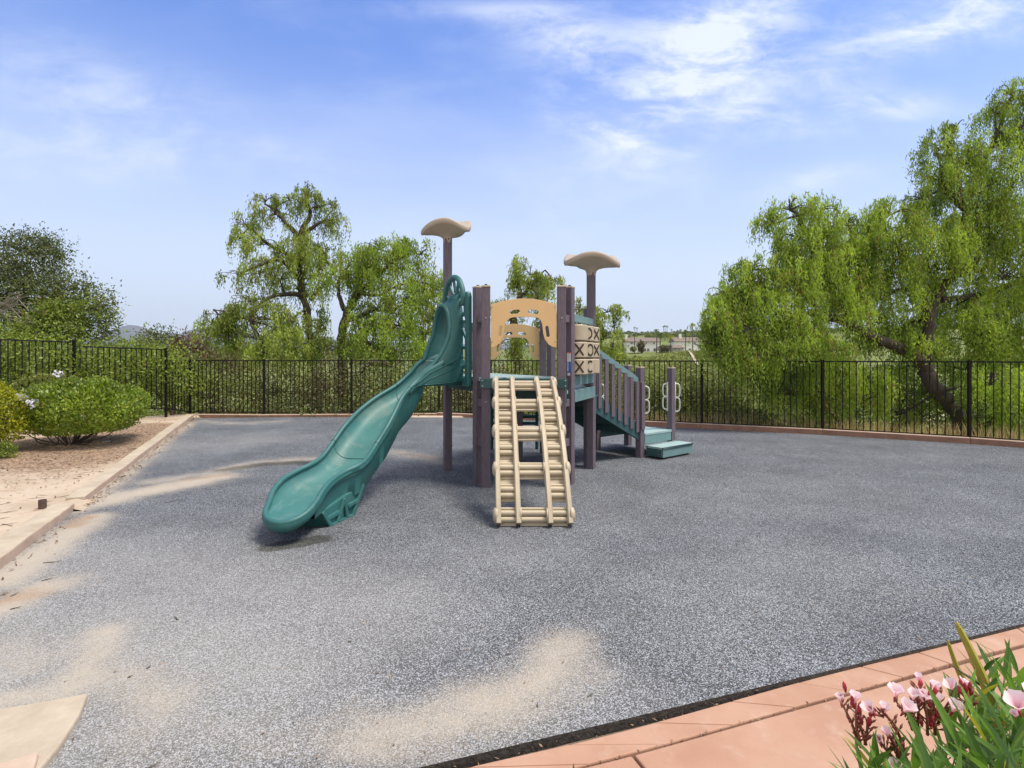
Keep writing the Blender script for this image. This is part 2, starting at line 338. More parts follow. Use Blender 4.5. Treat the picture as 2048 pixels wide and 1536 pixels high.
me.polygons.add(len(q)); me.polygons.foreach_set('loop_start', np.arange(0, q.size, 4, dtype=np.int32)); me.polygons.foreach_set('loop_total', np.full(len(q), 4, dtype=np.int32))
me.update(calc_edges=True); me.polygons.foreach_set('use_smooth', [True] * len(q))
# litter mask = under shrubs, kerb side
lit = np.zeros(XX.shape)
for (px, py, r, a) in [(150, 885, 1.3, 1.), (60, 900, 1.3, .9), (230, 870, .9, .9), (260, 850, .8, .6), (320, 845, 1.0, .45), (100, 930, .8, .5), (360, 850, .7, .5), (200, 905, .6, .6)]:
    g = G(px, py, .1); lit += a * np.exp(-((XX - g.x) ** 2 + (YY - g.y) ** 2) / r ** 2)
dF = np.full(XX.shape, 1e9)
for i in range(len(fence_pts) - 1): dF = np.minimum(dF, np.abs(seg(XX, YY, fence_pts[i], fence_pts[i + 1])))
far_m = sst(np.where(ZZ < -.12, 1.0, 0.0) + (YY > 16.2), .2, 1) * (YY > 6)
for nm, arr in (('litter', np.clip(lit, 0, 1)), ('wild', far_m)):
    a = me.attributes.new(nm, 'FLOAT', 'POINT'); a.data.foreach_set('value', arr.astype(np.float32).ravel())
m, t, b = new_mat('sandy_soil')
tcn = N(t, 'ShaderNodeTexCoord')
def noise(t, scale, detail=6, rough=.6, vec=None, dist=0):
    n = N(t, 'ShaderNodeTexNoise', ins={'Scale': scale, 'Detail': detail, 'Roughness': rough, 'Distortion': dist}); L(t, vec if vec is not None else tcn_v, n.inputs['Vector']); return n.outputs[0]
def mrange(t, v, a, b_, c=0., d=1., sm=True):
    n = N(t, 'ShaderNodeMapRange', interpolation_type='SMOOTHSTEP' if sm else 'LINEAR', ins={'From Min': a, 'From Max': b_, 'To Min': c, 'To Max': d}); L(t, v, n.inputs[0]); return n.outputs[0]
tcn_v = tcn.outputs['Object']
c = MIX(t, mrange(t, noise(t, 1.2), .35, .65), (.35, .27, .195), (.49, .40, .305))
c = MIX(t, mrange(t, noise(t, 9, 8, .7), .5, .72), c, (.34, .22, .13))
c = MIX(t, mrange(t, noise(t, 160, 2), .3, .7, .0, .35), c, (.62, .52, .42))
la = N(t, 'ShaderNodeAttribute', attribute_name='litter'); wa = N(t, 'ShaderNodeAttribute', attribute_name='wild')
lf = mrange(t, M(t, 'ADD', la.outputs['Fac'], M(t, 'MULTIPLY', M(t, 'SUBTRACT', noise(t, 5, 8, .75), .5), 1.2)), .3, .75)
vor = N(t, 'ShaderNodeTexVoronoi', ins={'Scale': 38}); L(t, tcn_v, vor.inputs['Vector'])
lc = MIX(t, mrange(t, noise(t, 30, 4), .4, .62), (.17, .11, .075), (.34, .25, .18))
lc = MIX(t, mrange(t, vor.outputs['Color'], .7, .78), lc, (.42, .30, .2))
c = MIX(t, lf, c, lc)
wc = MIX(t, mrange(t, noise(t, .09, 9, .7), .38, .62), (.10, .13, .035), (.21, .25, .07))
wc = MIX(t, mrange(t, noise(t, .5, 8, .7), .5, .66), wc, (.13, .11, .05))
wc = MIX(t, mrange(t, noise(t, .035, 6, .7), .60, .68), wc, (.38, .31, .22))
c = MIX(t, wa.outputs['Fac'], c, wc)
L(t, c, b.inputs['Base Color']); b.inputs['Roughness'].default_value = .95; b.inputs['Specular IOR Level'].default_value = .15
bp = N(t, 'ShaderNodeBump', ins={'Strength': .55, 'Distance': .03}); L(t, noise(t, 22, 8, .7), bp.inputs['Height']); L(t, bp.outputs[0], b.inputs['Normal'])
MT['soil'] = m; me.materials.append(m)
tag(link('ground', me), kind='structure')

# ---------------------------------------------------------------- rubber safety surface
bm = bmesh.new(); step = .085
x0, x1, y0, y1 = -9.2, 12.2, 1.2, 15.6; nxx = int((x1 - x0) / step); nyy = int((y1 - y0) / step)
gv = [[bm.verts.new((x0 + (x1 - x0) * i / nxx, y0 + (y1 - y0) * j / nyy, 0)) for j in range(nyy + 1)] for i in range(nxx + 1)]
for i in range(nxx):
    for j in range(nyy): bm.faces.new((gv[i][j], gv[i + 1][j], gv[i + 1][j + 1], gv[i][j + 1]))
for i in range(len(outline)):
    a, b_ = outline[i], outline[(i + 1) % len(outline)]; d = (b_ - a).normalized()
    bmesh.ops.bisect_plane(bm, geom=bm.verts[:] + bm.edges[:] + bm.faces[:], plane_co=a, plane_no=(d.y, -d.x, 0), clear_outer=True)
ed = [e for e in bm.edges if e.is_boundary]
r = bmesh.ops.extrude_edge_only(bm, edges=ed)
for v in [g for g in r['geom'] if isinstance(g, bmesh.types.BMVert)]: v.co.z = -.085
for f in [g for g in r['geom'] if isinstance(g, bmesh.types.BMFace)]: f.material_index = 1
bmesh.ops.recalc_face_normals(bm, faces=bm.faces)
me = bpy.data.meshes.new('play_surface'); bm.to_mesh(me); bm.free()
co_ = np.empty(len(me.vertices) * 3, np.float32); me.vertices.foreach_get('co', co_); co_ = co_.reshape(-1, 3); X, Y = co_[:, 0], co_[:, 1]
def paint(strokes):
    out = np.zeros(len(X))
    for pts, rad, amp in strokes:
        w_ = [G(*p) for p in pts]; d = np.full(len(X), 1e9)
        if len(w_) == 1: d = np.hypot(X - w_[0].x, Y - w_[0].y)
        for a, b_ in zip(w_[:-1], w_[1:]): d = np.minimum(d, seg(X, Y, a, b_))
        out = np.maximum(out, amp * np.exp(-(d / rad) ** 2))
    return out
SAND = [([(150, 1012), (210, 1000), (330, 975), (430, 955)], .34, 1.05), ([(300, 965), (430, 945), (520, 925), (620, 918)], .30, .62),
        ([(0, 1165), (60, 1120), (120, 1080), (185, 1035)], .22, 1.0), ([(-80, 1240), (0, 1215), (90, 1175)], .22, .95), ([(380, 845), (330, 880), (250, 945), (160, 1020)], .22, .85),
        ([(150, 1370), (190, 1310), (215, 1265)], .15, .85), ([(120, 1375), (250, 1345), (330, 1400)], .2, .6), ([(0, 1400), (150, 1375)], .12, .85),
        ([(1140, 1290), (1100, 1345), (1010, 1400), (900, 1440)], .20, .80), ([(1000, 1405), (850, 1450), (720, 1475)], .23, .74), ([(1180, 1340), (1060, 1420), (900, 1500)], .2, .5),
        ([(300, 1430), (270, 1536)], .2, .5), ([(760, 902), (850, 912), (890, 925)], .3, .55), ([(400, 842), (480, 848), (560, 842)], .35, .5), ([(350, 1480), (620, 1500)], .2, .35),
        ([(60, 1330), (0, 1290)], .2, .45)]
DUST = [([(100, 1130), (400, 1180), (700, 1230)], .9, .7), ([(200, 1250), (500, 1350)], .8, .95), ([(0, 1250), (100, 1480)], .6, .95), ([(760, 1190), (1000, 1120)], .8, .3), ([(500, 880), (300, 900)], 1.0, .35),
        ([(650, 1450), (1200, 1400)], .5, .45), ([(1300, 1250), (1600, 1150)], .9, .25), ([(1150, 1010), (1700, 1000)], 1.4, .12)]
WET = [([(545, 1094), (590, 1088), (640, 1078)], .11, 1.5), ([(450, 940), (530, 928), (600, 925), (640, 928)], .22, .8), ([(400, 945), (330, 952)], .12, .4), ([(780, 905), (860, 915)], .14, .35), ([(150, 1365), (180, 1345)], .05, .6)]
RUST = [([(170, 1035), (150, 1050)], .15, .8), ([(0, 1200), (60, 1190)], .2, .7), ([(360, 960), (450, 950)], .16, .7), ([(810, 908), (850, 914)], .14, .9), ([(300, 885), (350, 860)], .1, .4)]
for nm, arr in (('sand', paint(SAND)), ('dust', paint(DUST)), ('wet', paint(WET)), ('rust', paint(RUST))):
    a = me.attributes.new(nm, 'FLOAT', 'POINT'); a.data.foreach_set('value', arr.astype(np.float32))
m, t, b = new_mat('rubber_chips'); tcn = N(t, 'ShaderNodeTexCoord'); tcn_v = tcn.outputs['Object']
v1 = N(t, 'ShaderNodeTexVoronoi', ins={'Scale': 205, 'Randomness': 1}); L(t, tcn_v, v1.inputs['Vector'])
wn = N(t, 'ShaderNodeSeparateColor'); L(t, v1.outputs['Color'], wn.inputs[0])
big = noise(t, 1.1, 6, .65); mid = noise(t, 5, 5, .6)
at = {k: N(t, 'ShaderNodeAttribute', attribute_name=k).outputs['Fac'] for k in ('sand', 'dust', 'wet', 'rust')}
rv = M(t, 'ADD', wn.outputs[0], M(t, 'MULTIPLY', M(t, 'SUBTRACT', big, .5), .42))
rv = M(t, 'ADD', rv, M(t, 'MULTIPLY', at['dust'], .16))
crr = N(t, 'ShaderNodeValToRGB'); L(t, rv, crr.inputs[0]); e = crr.color_ramp.elements
e[0].position = .22; e[0].color = (.022, .023, .028, 1); e[1].position = .97; e[1].color = (.39, .41, .435, 1)
for p, cc in ((.42, (.039, .043, .054, 1)), (.60, (.086, .095, .113, 1)), (.80, (.21, .225, .25, 1))):
    x = e.new(p); x.color = cc
c = MIX(t, M(t, 'MULTIPLY', at['dust'], .42), crr.outputs[0], (.38, .355, .315))
brk = M(t, 'ADD', M(t, 'MULTIPLY', M(t, 'SUBTRACT', noise(t, 2.6, 9, .66), .5), 1.0), M(t, 'MULTIPLY', M(t, 'SUBTRACT', wn.outputs[1], .5), .34))
sf = mrange(t, M(t, 'ADD', at['sand'], brk), .08, 1.12, 0, .95)
grain = noise(t, 240, 2)
sandc = MIX(t, mrange(t, grain, .3, .7), (.35, .30, .235), (.49, .435, .36))
sandc = MIX(t, mrange(t, M(t, 'ADD', at['rust'], M(t, 'MULTIPLY', M(t, 'SUBTRACT', mid, .5), .7)), .2, .9, 0, .8), sandc, (.33, .21, .12))
c = MIX(t, sf, c, sandc)
wf = mrange(t, M(t, 'ADD', at['wet'], M(t, 'MULTIPLY', M(t, 'SUBTRACT', noise(t, 9, 6, .7), .5), .8)), .3, .8, 0, .85)
c = MIX(t, wf, c, MIX(t, 1.0, c, (.33, .33, .27), 'MULTIPLY'))
L(t, c, b.inputs['Base Color']); b.inputs['Roughness'].default_value = .85; b.inputs['Specular IOR Level'].default_value = .25
bp = N(t, 'ShaderNodeBump', ins={'Strength': .5, 'Distance': .004}); L(t, v1.outputs['Distance'], bp.inputs['Height']); L(t, bp.outputs[0], b.inputs['Normal'])
me.materials.append(m); me.materials.append(mat('rubber_edge', (.07, .06, .052), .9, .5, 30, .8, 60, c2=(.02, .018, .016))); tag(link('play_surface', me), kind='structure')

# ---------------------------------------------------------------- terracotta concrete walk
m, t, b = new_mat('salmon_concrete'); tcn = N(t, 'ShaderNodeTexCoord'); tcn_v = tcn.outputs['Object']
c = MIX(t, mrange(t, noise(t, 2.2, 7, .6), .3, .7), (.37, .20, .13), (.45, .27, .185))
c = MIX(t, mrange(t, noise(t, 7, 8, .7), .5, .72, 0, .45), c, (.52, .38, .30)); c = MIX(t, mrange(t, noise(t, 1.1, 9, .75), .52, .66, 0, .45), c, (.36, .22, .15))
c = MIX(t, mrange(t, noise(t, 26, 6, .7), .66, .76, 0, .6), c, (.40, .23, .15))
L(t, c, b.inputs['Base Color']); b.inputs['Roughness'].default_value = .8
bp = N(t, 'ShaderNodeBump', ins={'Strength': .25, 'Distance': .006}); L(t, noise(t, 14, 9, .7), bp.inputs['Height']); L(t, bp.outputs[0], b.inputs['Normal']); MT['salmon'] = m
MT['conc'] = mat('pale_concrete', (.48, .41, .31), .85, .15, 5, .4, 30, c2=(.36, .295, .22))
MT['kerbc'] = mat('pinkish_concrete', (.52, .40, .31), .85, .15, 3, .35, 30, c2=(.38, .27, .20))
MT['brick'] = mat('rusty_kerb_face', (.36, .20, .14), .85, .25, 5, .4, 20, c2=(.22, .12, .08))
MT['gap'] = mat('gap_soil', (.24, .18, .13), .95, .5, 20, .6, 60, c2=(.05, .036, .026))
band_out = [G(928, 1536.5, -.02), G(1241, 1463, -.02), G(1640, 1353, -.02), G(1870, 1295, -.02), G(2048, 1250, -.02), G(2400, 1166, -.02)]
joint = [G(1150, 1536, -.02), G(1279, 1503, -.02), G(1423, 1463, -.02), G(1640, 1402, -.02), G(1755, 1371, -.02), G(2048, 1290, -.02), G(2400, 1200, -.02)]
def resample(pts, n):
    c_ = cr([tuple(p) for p in pts], 12); d = np.concatenate([[0], np.cumsum(np.linalg.norm(np.diff(c_, axis=0), axis=1))]); s = np.linspace(0, d[-1], n)
    return [Vector((np.interp(a, d, c_[:, 0]), np.interp(a, d, c_[:, 1]), np.interp(a, d, c_[:, 2]))) for a in s]
e0 = band_out[0] - (band_out[1] - band_out[0]) * 1.2; j0 = joint[0] - (joint[1] - joint[0]) * 2.2
bo = resample([e0] + band_out, 60); jo = resample([j0] + joint, 60)
NB = 15; walk = thing('walkway', None, None); walk['kind'] = 'structure'
for k in range(NB):
    i0, i1 = k * 4, min(k * 4 + 4, 59)
    if i1 <= i0: break
    mb = MB(); A1_ = bo[i0:i1 + 1]; B1_ = jo[i0:i1 + 1]; gp = .0016
    d0 = (A1_[1] - A1_[0]).normalized() * gp; pts = A1_[:]; q_ = B1_[:]
    pts = [pts[0] + d0] + pts[1:-1] + [pts[-1] - d0]; q_ = [q_[0] + d0] + q_[1:-1] + [q_[-1] - d0]
    inn = [(b_ - a).normalized() * .012 for a, b_ in zip(pts, q_)]
    q_ = [b_ - i_ for b_, i_ in zip(q_, inn)]
    poly = [(p.x, p.y) for p in pts] + [(p.x, p.y) for p in reversed(q_)]
    mb.prism(poly, (0, 0, -.02 - .05 + .0008 * (k % 3)), (1, 0, 0), (0, 1, 0), .1); mb.build('edging_block', 'salmon', walk, bevel=.006)
# field slabs (joint at photo (1279,1503)-(1300,1536))
dj = [(jo[i] - bo[i]).normalized() for i in range(60)]; js = min(range(60), key=lambda i: (jo[i] - joint[1]).length)
def slab(i0, i1):
    mb = MB(); q0 = [jo[i] + dj[i] * .008 for i in range(i0, i1 + 1)]; q1 = [jo[i] + Vector((.85, -2.3, 0)) for i in range(i0, i1 + 1)]
    d = (q0[1] - q0[0]).normalized() * .006; q0[0] = q0[0] + d; q1[0] = q1[0] + d; q0[-1] = q0[-1] - d; q1[-1] = q1[-1] - d
    mb.prism([(p.x, p.y) for p in q0] + [(p.x, p.y) for p in reversed(q1)], (0, 0, -.024 - .05), (1, 0, 0), (0, 1, 0), .1); mb.build('walk_slab', 'salmon', walk, bevel=.008)
slab(0, js); slab(js, 59)
mb = MB(); a = [p - (q_ - p).normalized() * .2 for p, q_ in zip(bo, jo)]; b2 = [p + Vector((.12, -.3, 0)) for p, d in zip(jo, dj)]
mb.prism([(p.x, p.y) for p in a] + [(p.x, p.y) for p in reversed(b2)], (0, 0, -.062), (1, 0, 0), (0, 1, 0), .03); mb.build('joint_soil', 'gap', walk)

# bits in the gap, twigs, litter
def scatter(name, pts, ln, wd, mt, label, cat, flat=True, seed=0):
    n = len(pts); C_ = np.array(pts); D = rdir(n)
    if flat: D[:, 2] *= .25
    Nn = rdir(n) * .5 + np.array([0, 0, 1.]); V, tt = leaves(C_, D, Nn, RNG.uniform(ln[0], ln[1], n), RNG.uniform(wd[0], wd[1], n), RNG.random(n))
    o = np_mesh(name, V, n, 4, mt, None, {'tint': tt}); return tag(o, label, cat, kind='stuff')
pts = []
for i in range(420):
    k = random.randrange(59); tt_ = random.random(); p = bo[k].lerp(bo[k + 1], tt_); q_ = jo[k].lerp(jo[k + 1], tt_)
    if random.random() < .45: pts.append((p.x + random.gauss(0, .004), p.y + random.uniform(-.004, .03), -.03 + random.random() * .02))
    else: pts.append((q_.x, q_.y + random.gauss(0, .006), -.026 + random.random() * .012))
scatter('joint_debris', pts, (.006, .03), (.003, .009), 'dry', 'dry leaf bits and grit caught in the walkway joints', 'debris')
pts = []
def on_ground(x, y): return float(height(np.array([x]), np.array([y]))[0])
for i in range(5200):
    u_ = random.random(); p = LC0.lerp(LC1, random.uniform(-.15, 1.0)); r_ = random.random()
    if r_ < .22: x, y = p.x + abs(random.gauss(0, .09)) + .02, p.y; z = .004
    elif r_ < .85:
        gx = random.choice([(150, 888, .8), (60, 905, .9), (240, 868, .6), (110, 925, .8), (300, 845, .8)]); g = G(gx[0], gx[1], .1); x, y = g.x + random.gauss(0, gx[2]), g.y + random.gauss(0, gx[2])
        if sdist(x, y, LC0, LC1) < .25: continue
        z = on_ground(x, y) + .006
    else:
        x, y = p.x - random.uniform(.25, 4), p.y + random.uniform(-1, 1)
        if sdist(x, y, LC0, LC1) < .25: continue
        z = on_ground(x, y) + .006
    if r_ < .22 and y < 5.8 and random.random() < .7: continue
    pts.append((x, y, z + random.random() * .012))
scatter('leaf_litter', pts, (.015, .06), (.008, .022), 'dry', 'brown fallen leaves scattered on the dirt under the clipped shrub', 'leaf litter')
pts = []
for i in range(1300):
    k = random.randrange(4, len(kerb_in) - 1) if random.random() < .6 else random.randrange(0, 5); tt_ = random.random(); p = kerb_in[k].lerp(kerb_in[k + 1], tt_); dn = Vector((0, 0, 0)) - p; dn.normalize()
    off = abs(random.gauss(0, .07)); pts.append((p.x + dn.x * off, p.y + dn.y * off, .004 + random.random() * .006))
scatter('kerb_leaf_litter', pts, (.01, .035), (.006, .014), 'dry', 'thin line of dry leaves along the foot of the rear kerb', 'leaf litter')
def stick(px, py, ln, ang, r_, z=None, mt='twig'):
    g = G(px, py, 0 if z is None else .06); z = on_ground(g.x, g.y) + .005 if z is not None else .006
    pts = [Vector((g.x + math.cos(ang) * ln * s_ + random.gauss(0, ln * .03), g.y + math.sin(ang) * ln * s_ + random.gauss(0, ln * .03), z + .004 * math.sin(s_ * 3))) for s_ in (-.5, -.2, .1, .5)]
    mb.tube(pts, [r_, r_ * .9, r_ * .7, r_ * .4], 5)
mb = MB()
for (px, py, ln, an) in [(345, 1003, .16, .9), (352, 1238, .05, 2.4), (298, 1336, .02, 1), (700, 1285, .02, 0), (1075, 1412, .02, 1.5), (1180, 1393, .03, .5), (300, 1536, .06, .6), (105, 1125, .12, .2), (95, 1160, .06, .5), (30, 1190, .05, 1.4), (30, 1218, .05, .3), (260, 1355, .02, .3)]: stick(px, py, ln, an, .004)
mb.build('dry_twigs', 'twig'); tag(bpy.data.objects['dry_twigs'], 'thin dry twigs lying on the grey rubber surface', 'twigs', kind='stuff')
mb = MB()
for i in range(34): stick(random.uniform(-20, 260), random.uniform(925, 1060), random.uniform(.05, .2), random.uniform(-.6, .8), .003, 1)
for i in range(30): stick(random.uniform(60, 330), random.uniform(850, 925), random.uniform(.08, .35), random.uniform(-.6, .8), .004, 1)
o = mb.build('ground_twigs', 'twig'); tag(o, 'scattered twigs on the sandy dirt left of the kerb', 'twigs', kind='stuff')

pts = []
while len(pts) < 260:
    px_, py_ = random.uniform(-50, 2100), 850 + 690 * random.random() ** 1.3; g = G(px_, py_)
    if all(sdist(g.x, g.y, outline[i], outline[(i + 1) % len(outline)]) > .05 for i in range(len(outline))): pts.append((g.x, g.y, .006))
scatter('leaf_bits', pts, (.008, .026), (.004, .010), 'dry', 'small dry leaf bits strewn over the grey rubber surface', 'leaf litter')
# ---------------------------------------------------------------- kerbs
def strip(name, inner, outer, z0, z1, mats_, parent=None, bevel=.008):
    mb = MB(); k = len(inner)
    vs = []
    for a, b_ in zip(inner, outer): vs += [(a.x, a.y, z0), (a.x, a.y, z1), (b_.x, b_.y, z1), (b_.x, b_.y, z0)]
    fs = []; mi = []
    for i in range(k - 1):
        o = i * 4; p = o + 4
        fs += [(o, p, p + 1, o + 1), (o + 1, p + 1, p + 2, o + 2), (o + 2, p + 2, p + 3, o + 3)]; mi += [1, 0, 0]
    fs += [(0, 1, 2, 3), (k * 4 - 1, k * 4 - 2, k * 4 - 3, k * 4 - 4)]; mi += [0, 0]
    mb.add(vs, fs); mb.mi = mi; return mb.build(name, mats_, parent, bevel=bevel)
kr = thing('kerb', None, None); kr['kind'] = 'structure'
for i in range(len(kerb_in) - 1):
    a, b_ = kerb_in[i], kerb_in[i + 1]; c_, d_ = kerb_out[i], kerb_out[i + 1]; e_ = (b_ - a).normalized() * .004
    hh = .062 if i < 3 else (.085 if i < 5 else .105)
    strip('kerb_length', [a + e_, b_ - e_], [c_ + e_, d_ - e_], -.06, hh, ['kerbc', 'brick'], kr)
ln = Vector((-ldir.y, ldir.x, 0))
def lk(s0, s1, w0, zt, off=0):
    a = LC0 + ldir * s0 + ln * off; b_ = LC0 + ldir * s1 + ln * off; n_ = 8; I = []; O = []
    for i in range(n_ + 1):
        p = a.lerp(b_, i / n_) + ln * random.gauss(0, .0025); I.append(p); O.append(p + ln * w0)
    strip('kerb_length', I, O, -.05, zt, ['conc', 'kerbc'], kr, .012)
tot_l = (LC1 - LC0).length
lk(-2.4, .98, .22, .085); lk(.995, 1.72, .20, .08); lk(2.05, 4.4, .17, .07, .0); lk(4.41, 7.2, .17, .075, .0); lk(7.21, tot_l - .02, .17, .08, .0)
vs = []; fs = []
for i in range(13):
    for j in range(9):
        p = LC0 + ldir * (1.66 + .46 * i / 12) + ln * (-.10 + .42 * j / 8); f_ = math.sin(math.pi * min(1, max(0, j / 8 * 1.25))) if j < 7 else .35; vs.append((p.x, p.y, -.004 + .052 * min(1, j / 3) * (.8 + .2 * math.sin(i * 1.7 + j)) if j else -.006))
mb = MB(); mb.add(vs, [(i * 9 + j, (i + 1) * 9 + j, (i + 1) * 9 + j + 1, i * 9 + j + 1) for i in range(12) for j in range(8)]); o = mb.build('soil_spill', 'soil', smooth=True); o['kind'] = 'structure'
# slab corner at lower left
mb = MB(); q4 = [G(-260, 1455, .03), G(60, 1405, .03), G(176, 1384, .03), G(160, 1425, .03), G(118, 1490, .03), G(75, 1540, .03), G(20, 1700, .03), G(-300, 1600, .03)]
mb.prism([(p.x, p.y) for p in q4], (0, 0, -.01), (1, 0, 0), (0, 1, 0), .075)
o = mb.build('concrete_pad', 'conc', bevel=.01); o['kind'] = 'structure'
mb = MB(); q4 = [G(-200, 1560, .05), G(0, 1522, .05), G(78, 1500, .05), G(70, 1530, .05), G(40, 1600, .05), G(-200, 1700, .05)]
mb.prism([(p.x, p.y) for p in q4], (0, 0, .03), (1, 0, 0), (0, 1, 0), .035); o = mb.build('stepping_stone', 'kerbc', bevel=.01); tag(o, 'pinkish stone lying on the pale concrete pad corner', 'stone')

g = G(212, 878, .1); mb = MB(); mb.prism([(-.07, -.02), (.0, -.035), (.08, -.01), (.06, .03), (-.05, .035)], (g.x, g.y, on_ground(g.x, g.y) + .012), (1, 0, .1), (0, 1, .1), .004); tag(mb.build('paper_scrap', mat('scrap_paper', (.7, .7, .7), .7)), 'crumpled white paper scrap lying in the mulch by the clipped shrub', 'litter')
# irrigation stubs
for (px, py, r_, h_, lab) in [(85, 1012, .035, .09, 'short rusty pipe stub sticking out of the bare dirt'), (344, 829, .05, .14, 'small grey irrigation stub beside the fence at the far end of the dirt')]:
    g = G(px, py, .07); z = on_ground(g.x, g.y); mb = MB(); mb.lathe([(r_, -.05), (r_, h_), (r_ * .72, h_), (r_ * .72, h_ - .03)], (g.x, g.y, z), 14)
    o = mb.build('pipe_stub', mat('rusty_pipe', (.10, .06, .045), .8, .3, 12), auto=35); tag(o, lab, 'pipe')
# ---------------------------------------------------------------- play structure
PS = thing('play_structure', 'multi-level playground structure with teal slide, tan climber and plum posts', 'play structure', (.1, 7.8, 0))
def v3(x, y, z=0): return Vector((x, y, z))
posts = {'A1': (-.312, 6.71, 2.39, 0), 'B1': (.592, 6.71, 2.39, 0), 'A2': (-.418, 6.87, 2.40, 30), 'B2': (.705, 6.87, 2.40, -30), 'L': (-.89, 7.74, 3.19, 25), 'R': (1.105, 7.82, 2.75, -30),
         'R2': (1.085, 7.965, 2.24, 40), 'R3': (.60, 8.60, 2.24, 40), 'BR': (.50, 9.05, 2.24, 0), 'BL': (-.41, 9.05, 2.24, 0), 'BL2': (-.46, 8.72, 2.24, -30), 'C': (.11, 8.35, 1.10, 0),
         'S1': (1.99, 8.71, 1.385, 40), 'S3': (2.62, 9.22, 1.37, 40), 'S2': (1.42, 9.40, 1.385, 40), 'S4': (2.05, 9.91, 1.40, 40)}
PW = .102; pcache = {}
for k, (x, y, h, rz) in posts.items():
    if h not in pcache:
        mb = MB(); mb.box((0, 0, h / 2 - .05), (PW, PW, h + .1)); me_o = mb.build('post', 'post', PS, bevel=.008)
        me_o.matrix_parent_inverse = Matrix.Translation(-Vector(PS.location)); pcache[h] = me_o; o = me_o
    else:
        o = pcache[h].copy(); COL.objects.link(o); o.parent = PS; o.matrix_parent_inverse = pcache[h].matrix_parent_inverse.copy()
    o.location = (x, y, 0); o.rotation_euler = (0, 0, R(rz))
    if k not in ('L', 'R', 'C'):
        mb = MB(); mb.box((x, y, h + .009), (PW + .006, PW + .006, .018), R(rz)); mb.box((x, y, h + .021), (PW * .8, PW * .8, .006), R(rz)); c_ = mb.build('post_cap', 'tan', None, bevel=.004)
        c_.parent = o; c_.matrix_parent_inverse = (Matrix.Translation(Vector(o.location)) @ Matrix.Rotation(R(rz), 4, 'Z')).inverted()
        mb = MB(); mb.lathe([(.018, 0), (.018, .012), (.01, .016)], (x, y, h + .024), 10); c2_ = mb.build('cap_bolt', 'iron', None)
        c2_.parent = o; c2_.matrix_parent_inverse = c_.matrix_parent_inverse.copy()
# spacer blocks between paired posts
def pxy(k): return v3(posts[k][0], posts[k][1])
for a, b_ in (('A1', 'A2'), ('B1', 'B2'), ('R', 'R2'), ('BR', 'R3'), ('BL', 'BL2')):
    for z in (.52, 1.0, 2.02):
        if a == 'R' and z == 2.02: z = 2.1
        mb = MB(); mb.beam(pxy(a) + v3(0, 0, z), pxy(b_) + v3(0, 0, z), .06, .09); mb.build('spacer_block', 'post', PS, bevel=.004)

# decks
cA, cB, cR, cR3, cBL, cL = v3(-.36, 6.72), v3(.645, 6.72), v3(1.06, 7.86), v3(.60, 8.74), v3(-.42, 8.86), v3(-.85, 7.74)
UP, LO = 1.31, 1.15
def plank_mat(name, ang, c1, c2):
    m, t, b = new_mat(name); tcn = N(t, 'ShaderNodeTexCoord'); mp = N(t, 'ShaderNodeMapping'); mp.inputs['Rotation'].default_value = (0, 0, ang); L(t, tcn.outputs['Object'], mp.inputs[0])
    br = N(t, 'ShaderNodeTexWave', wave_type='BANDS', bands_direction='Y', ins={'Scale': 1.1, 'Distortion': 0}); L(t, mp.outputs[0], br.inputs[0])
    n = N(t, 'ShaderNodeTexNoise', ins={'Scale': 16, 'Detail': 6}); L(t, mp.outputs[0], n.inputs['Vector'])
    c = MIX(t, n.outputs[0], c2, c1); n2_ = N(t, 'ShaderNodeMapRange', ins={'From Min': 0, 'From Max': .03}); L(t, br.outputs[1], n2_.inputs[0])
    c = MIX(t, n2_.outputs[0], (.02, .05, .05), c); L(t, c, b.inputs['Base Color']); b.inputs['Roughness'].default_value = .6; return m
MT['deck'] = plank_mat('deck_planks', R(20), (.36, .46, .46), (.22, .33, .33)); MT['deck2'] = plank_mat('step_planks', R(-39), (.36, .47, .47), (.22, .34, .34))
def plate(name, pts, ztop, th, m, parent=PS, bevel=.004):
    mb = MB(); mb.prism([(p.x, p.y) for p in pts], (0, 0, ztop - th / 2), (1, 0, 0), (0, 1, 0), th); return mb.build(name, m, parent, bevel=bevel)
up_deck = plate('deck', [cA + v3(.0, 0), cB + v3(-.0, 0), cBL, cL], UP, .045, 'deck')
lo_deck = plate('deck', [cB + v3(.02, .05), cR, cR3, cBL + v3(.03, .02)], LO, .045, 'deck'); lo_deck['label'] = 'lower half of the deck'
def beam(name, a, b_, z0, z1, th, m, parent=PS, off=0, ext=0):
    a = v3(a.x, a.y); b_ = v3(b_.x, b_.y); d = (b_ - a).normalized(); n_ = v3(d.y, -d.x) * off; mb = MB()
    mb.beam(a + n_ - d * ext + v3(0, 0, (z0 + z1) / 2), b_ + n_ + d * ext + v3(0, 0, (z0 + z1) / 2), th, z1 - z0); return mb.build(name, m, parent, bevel=.004)
beam('deck_beam', cB, cBL, 1.0, UP - .05, .04, 'dlumber')
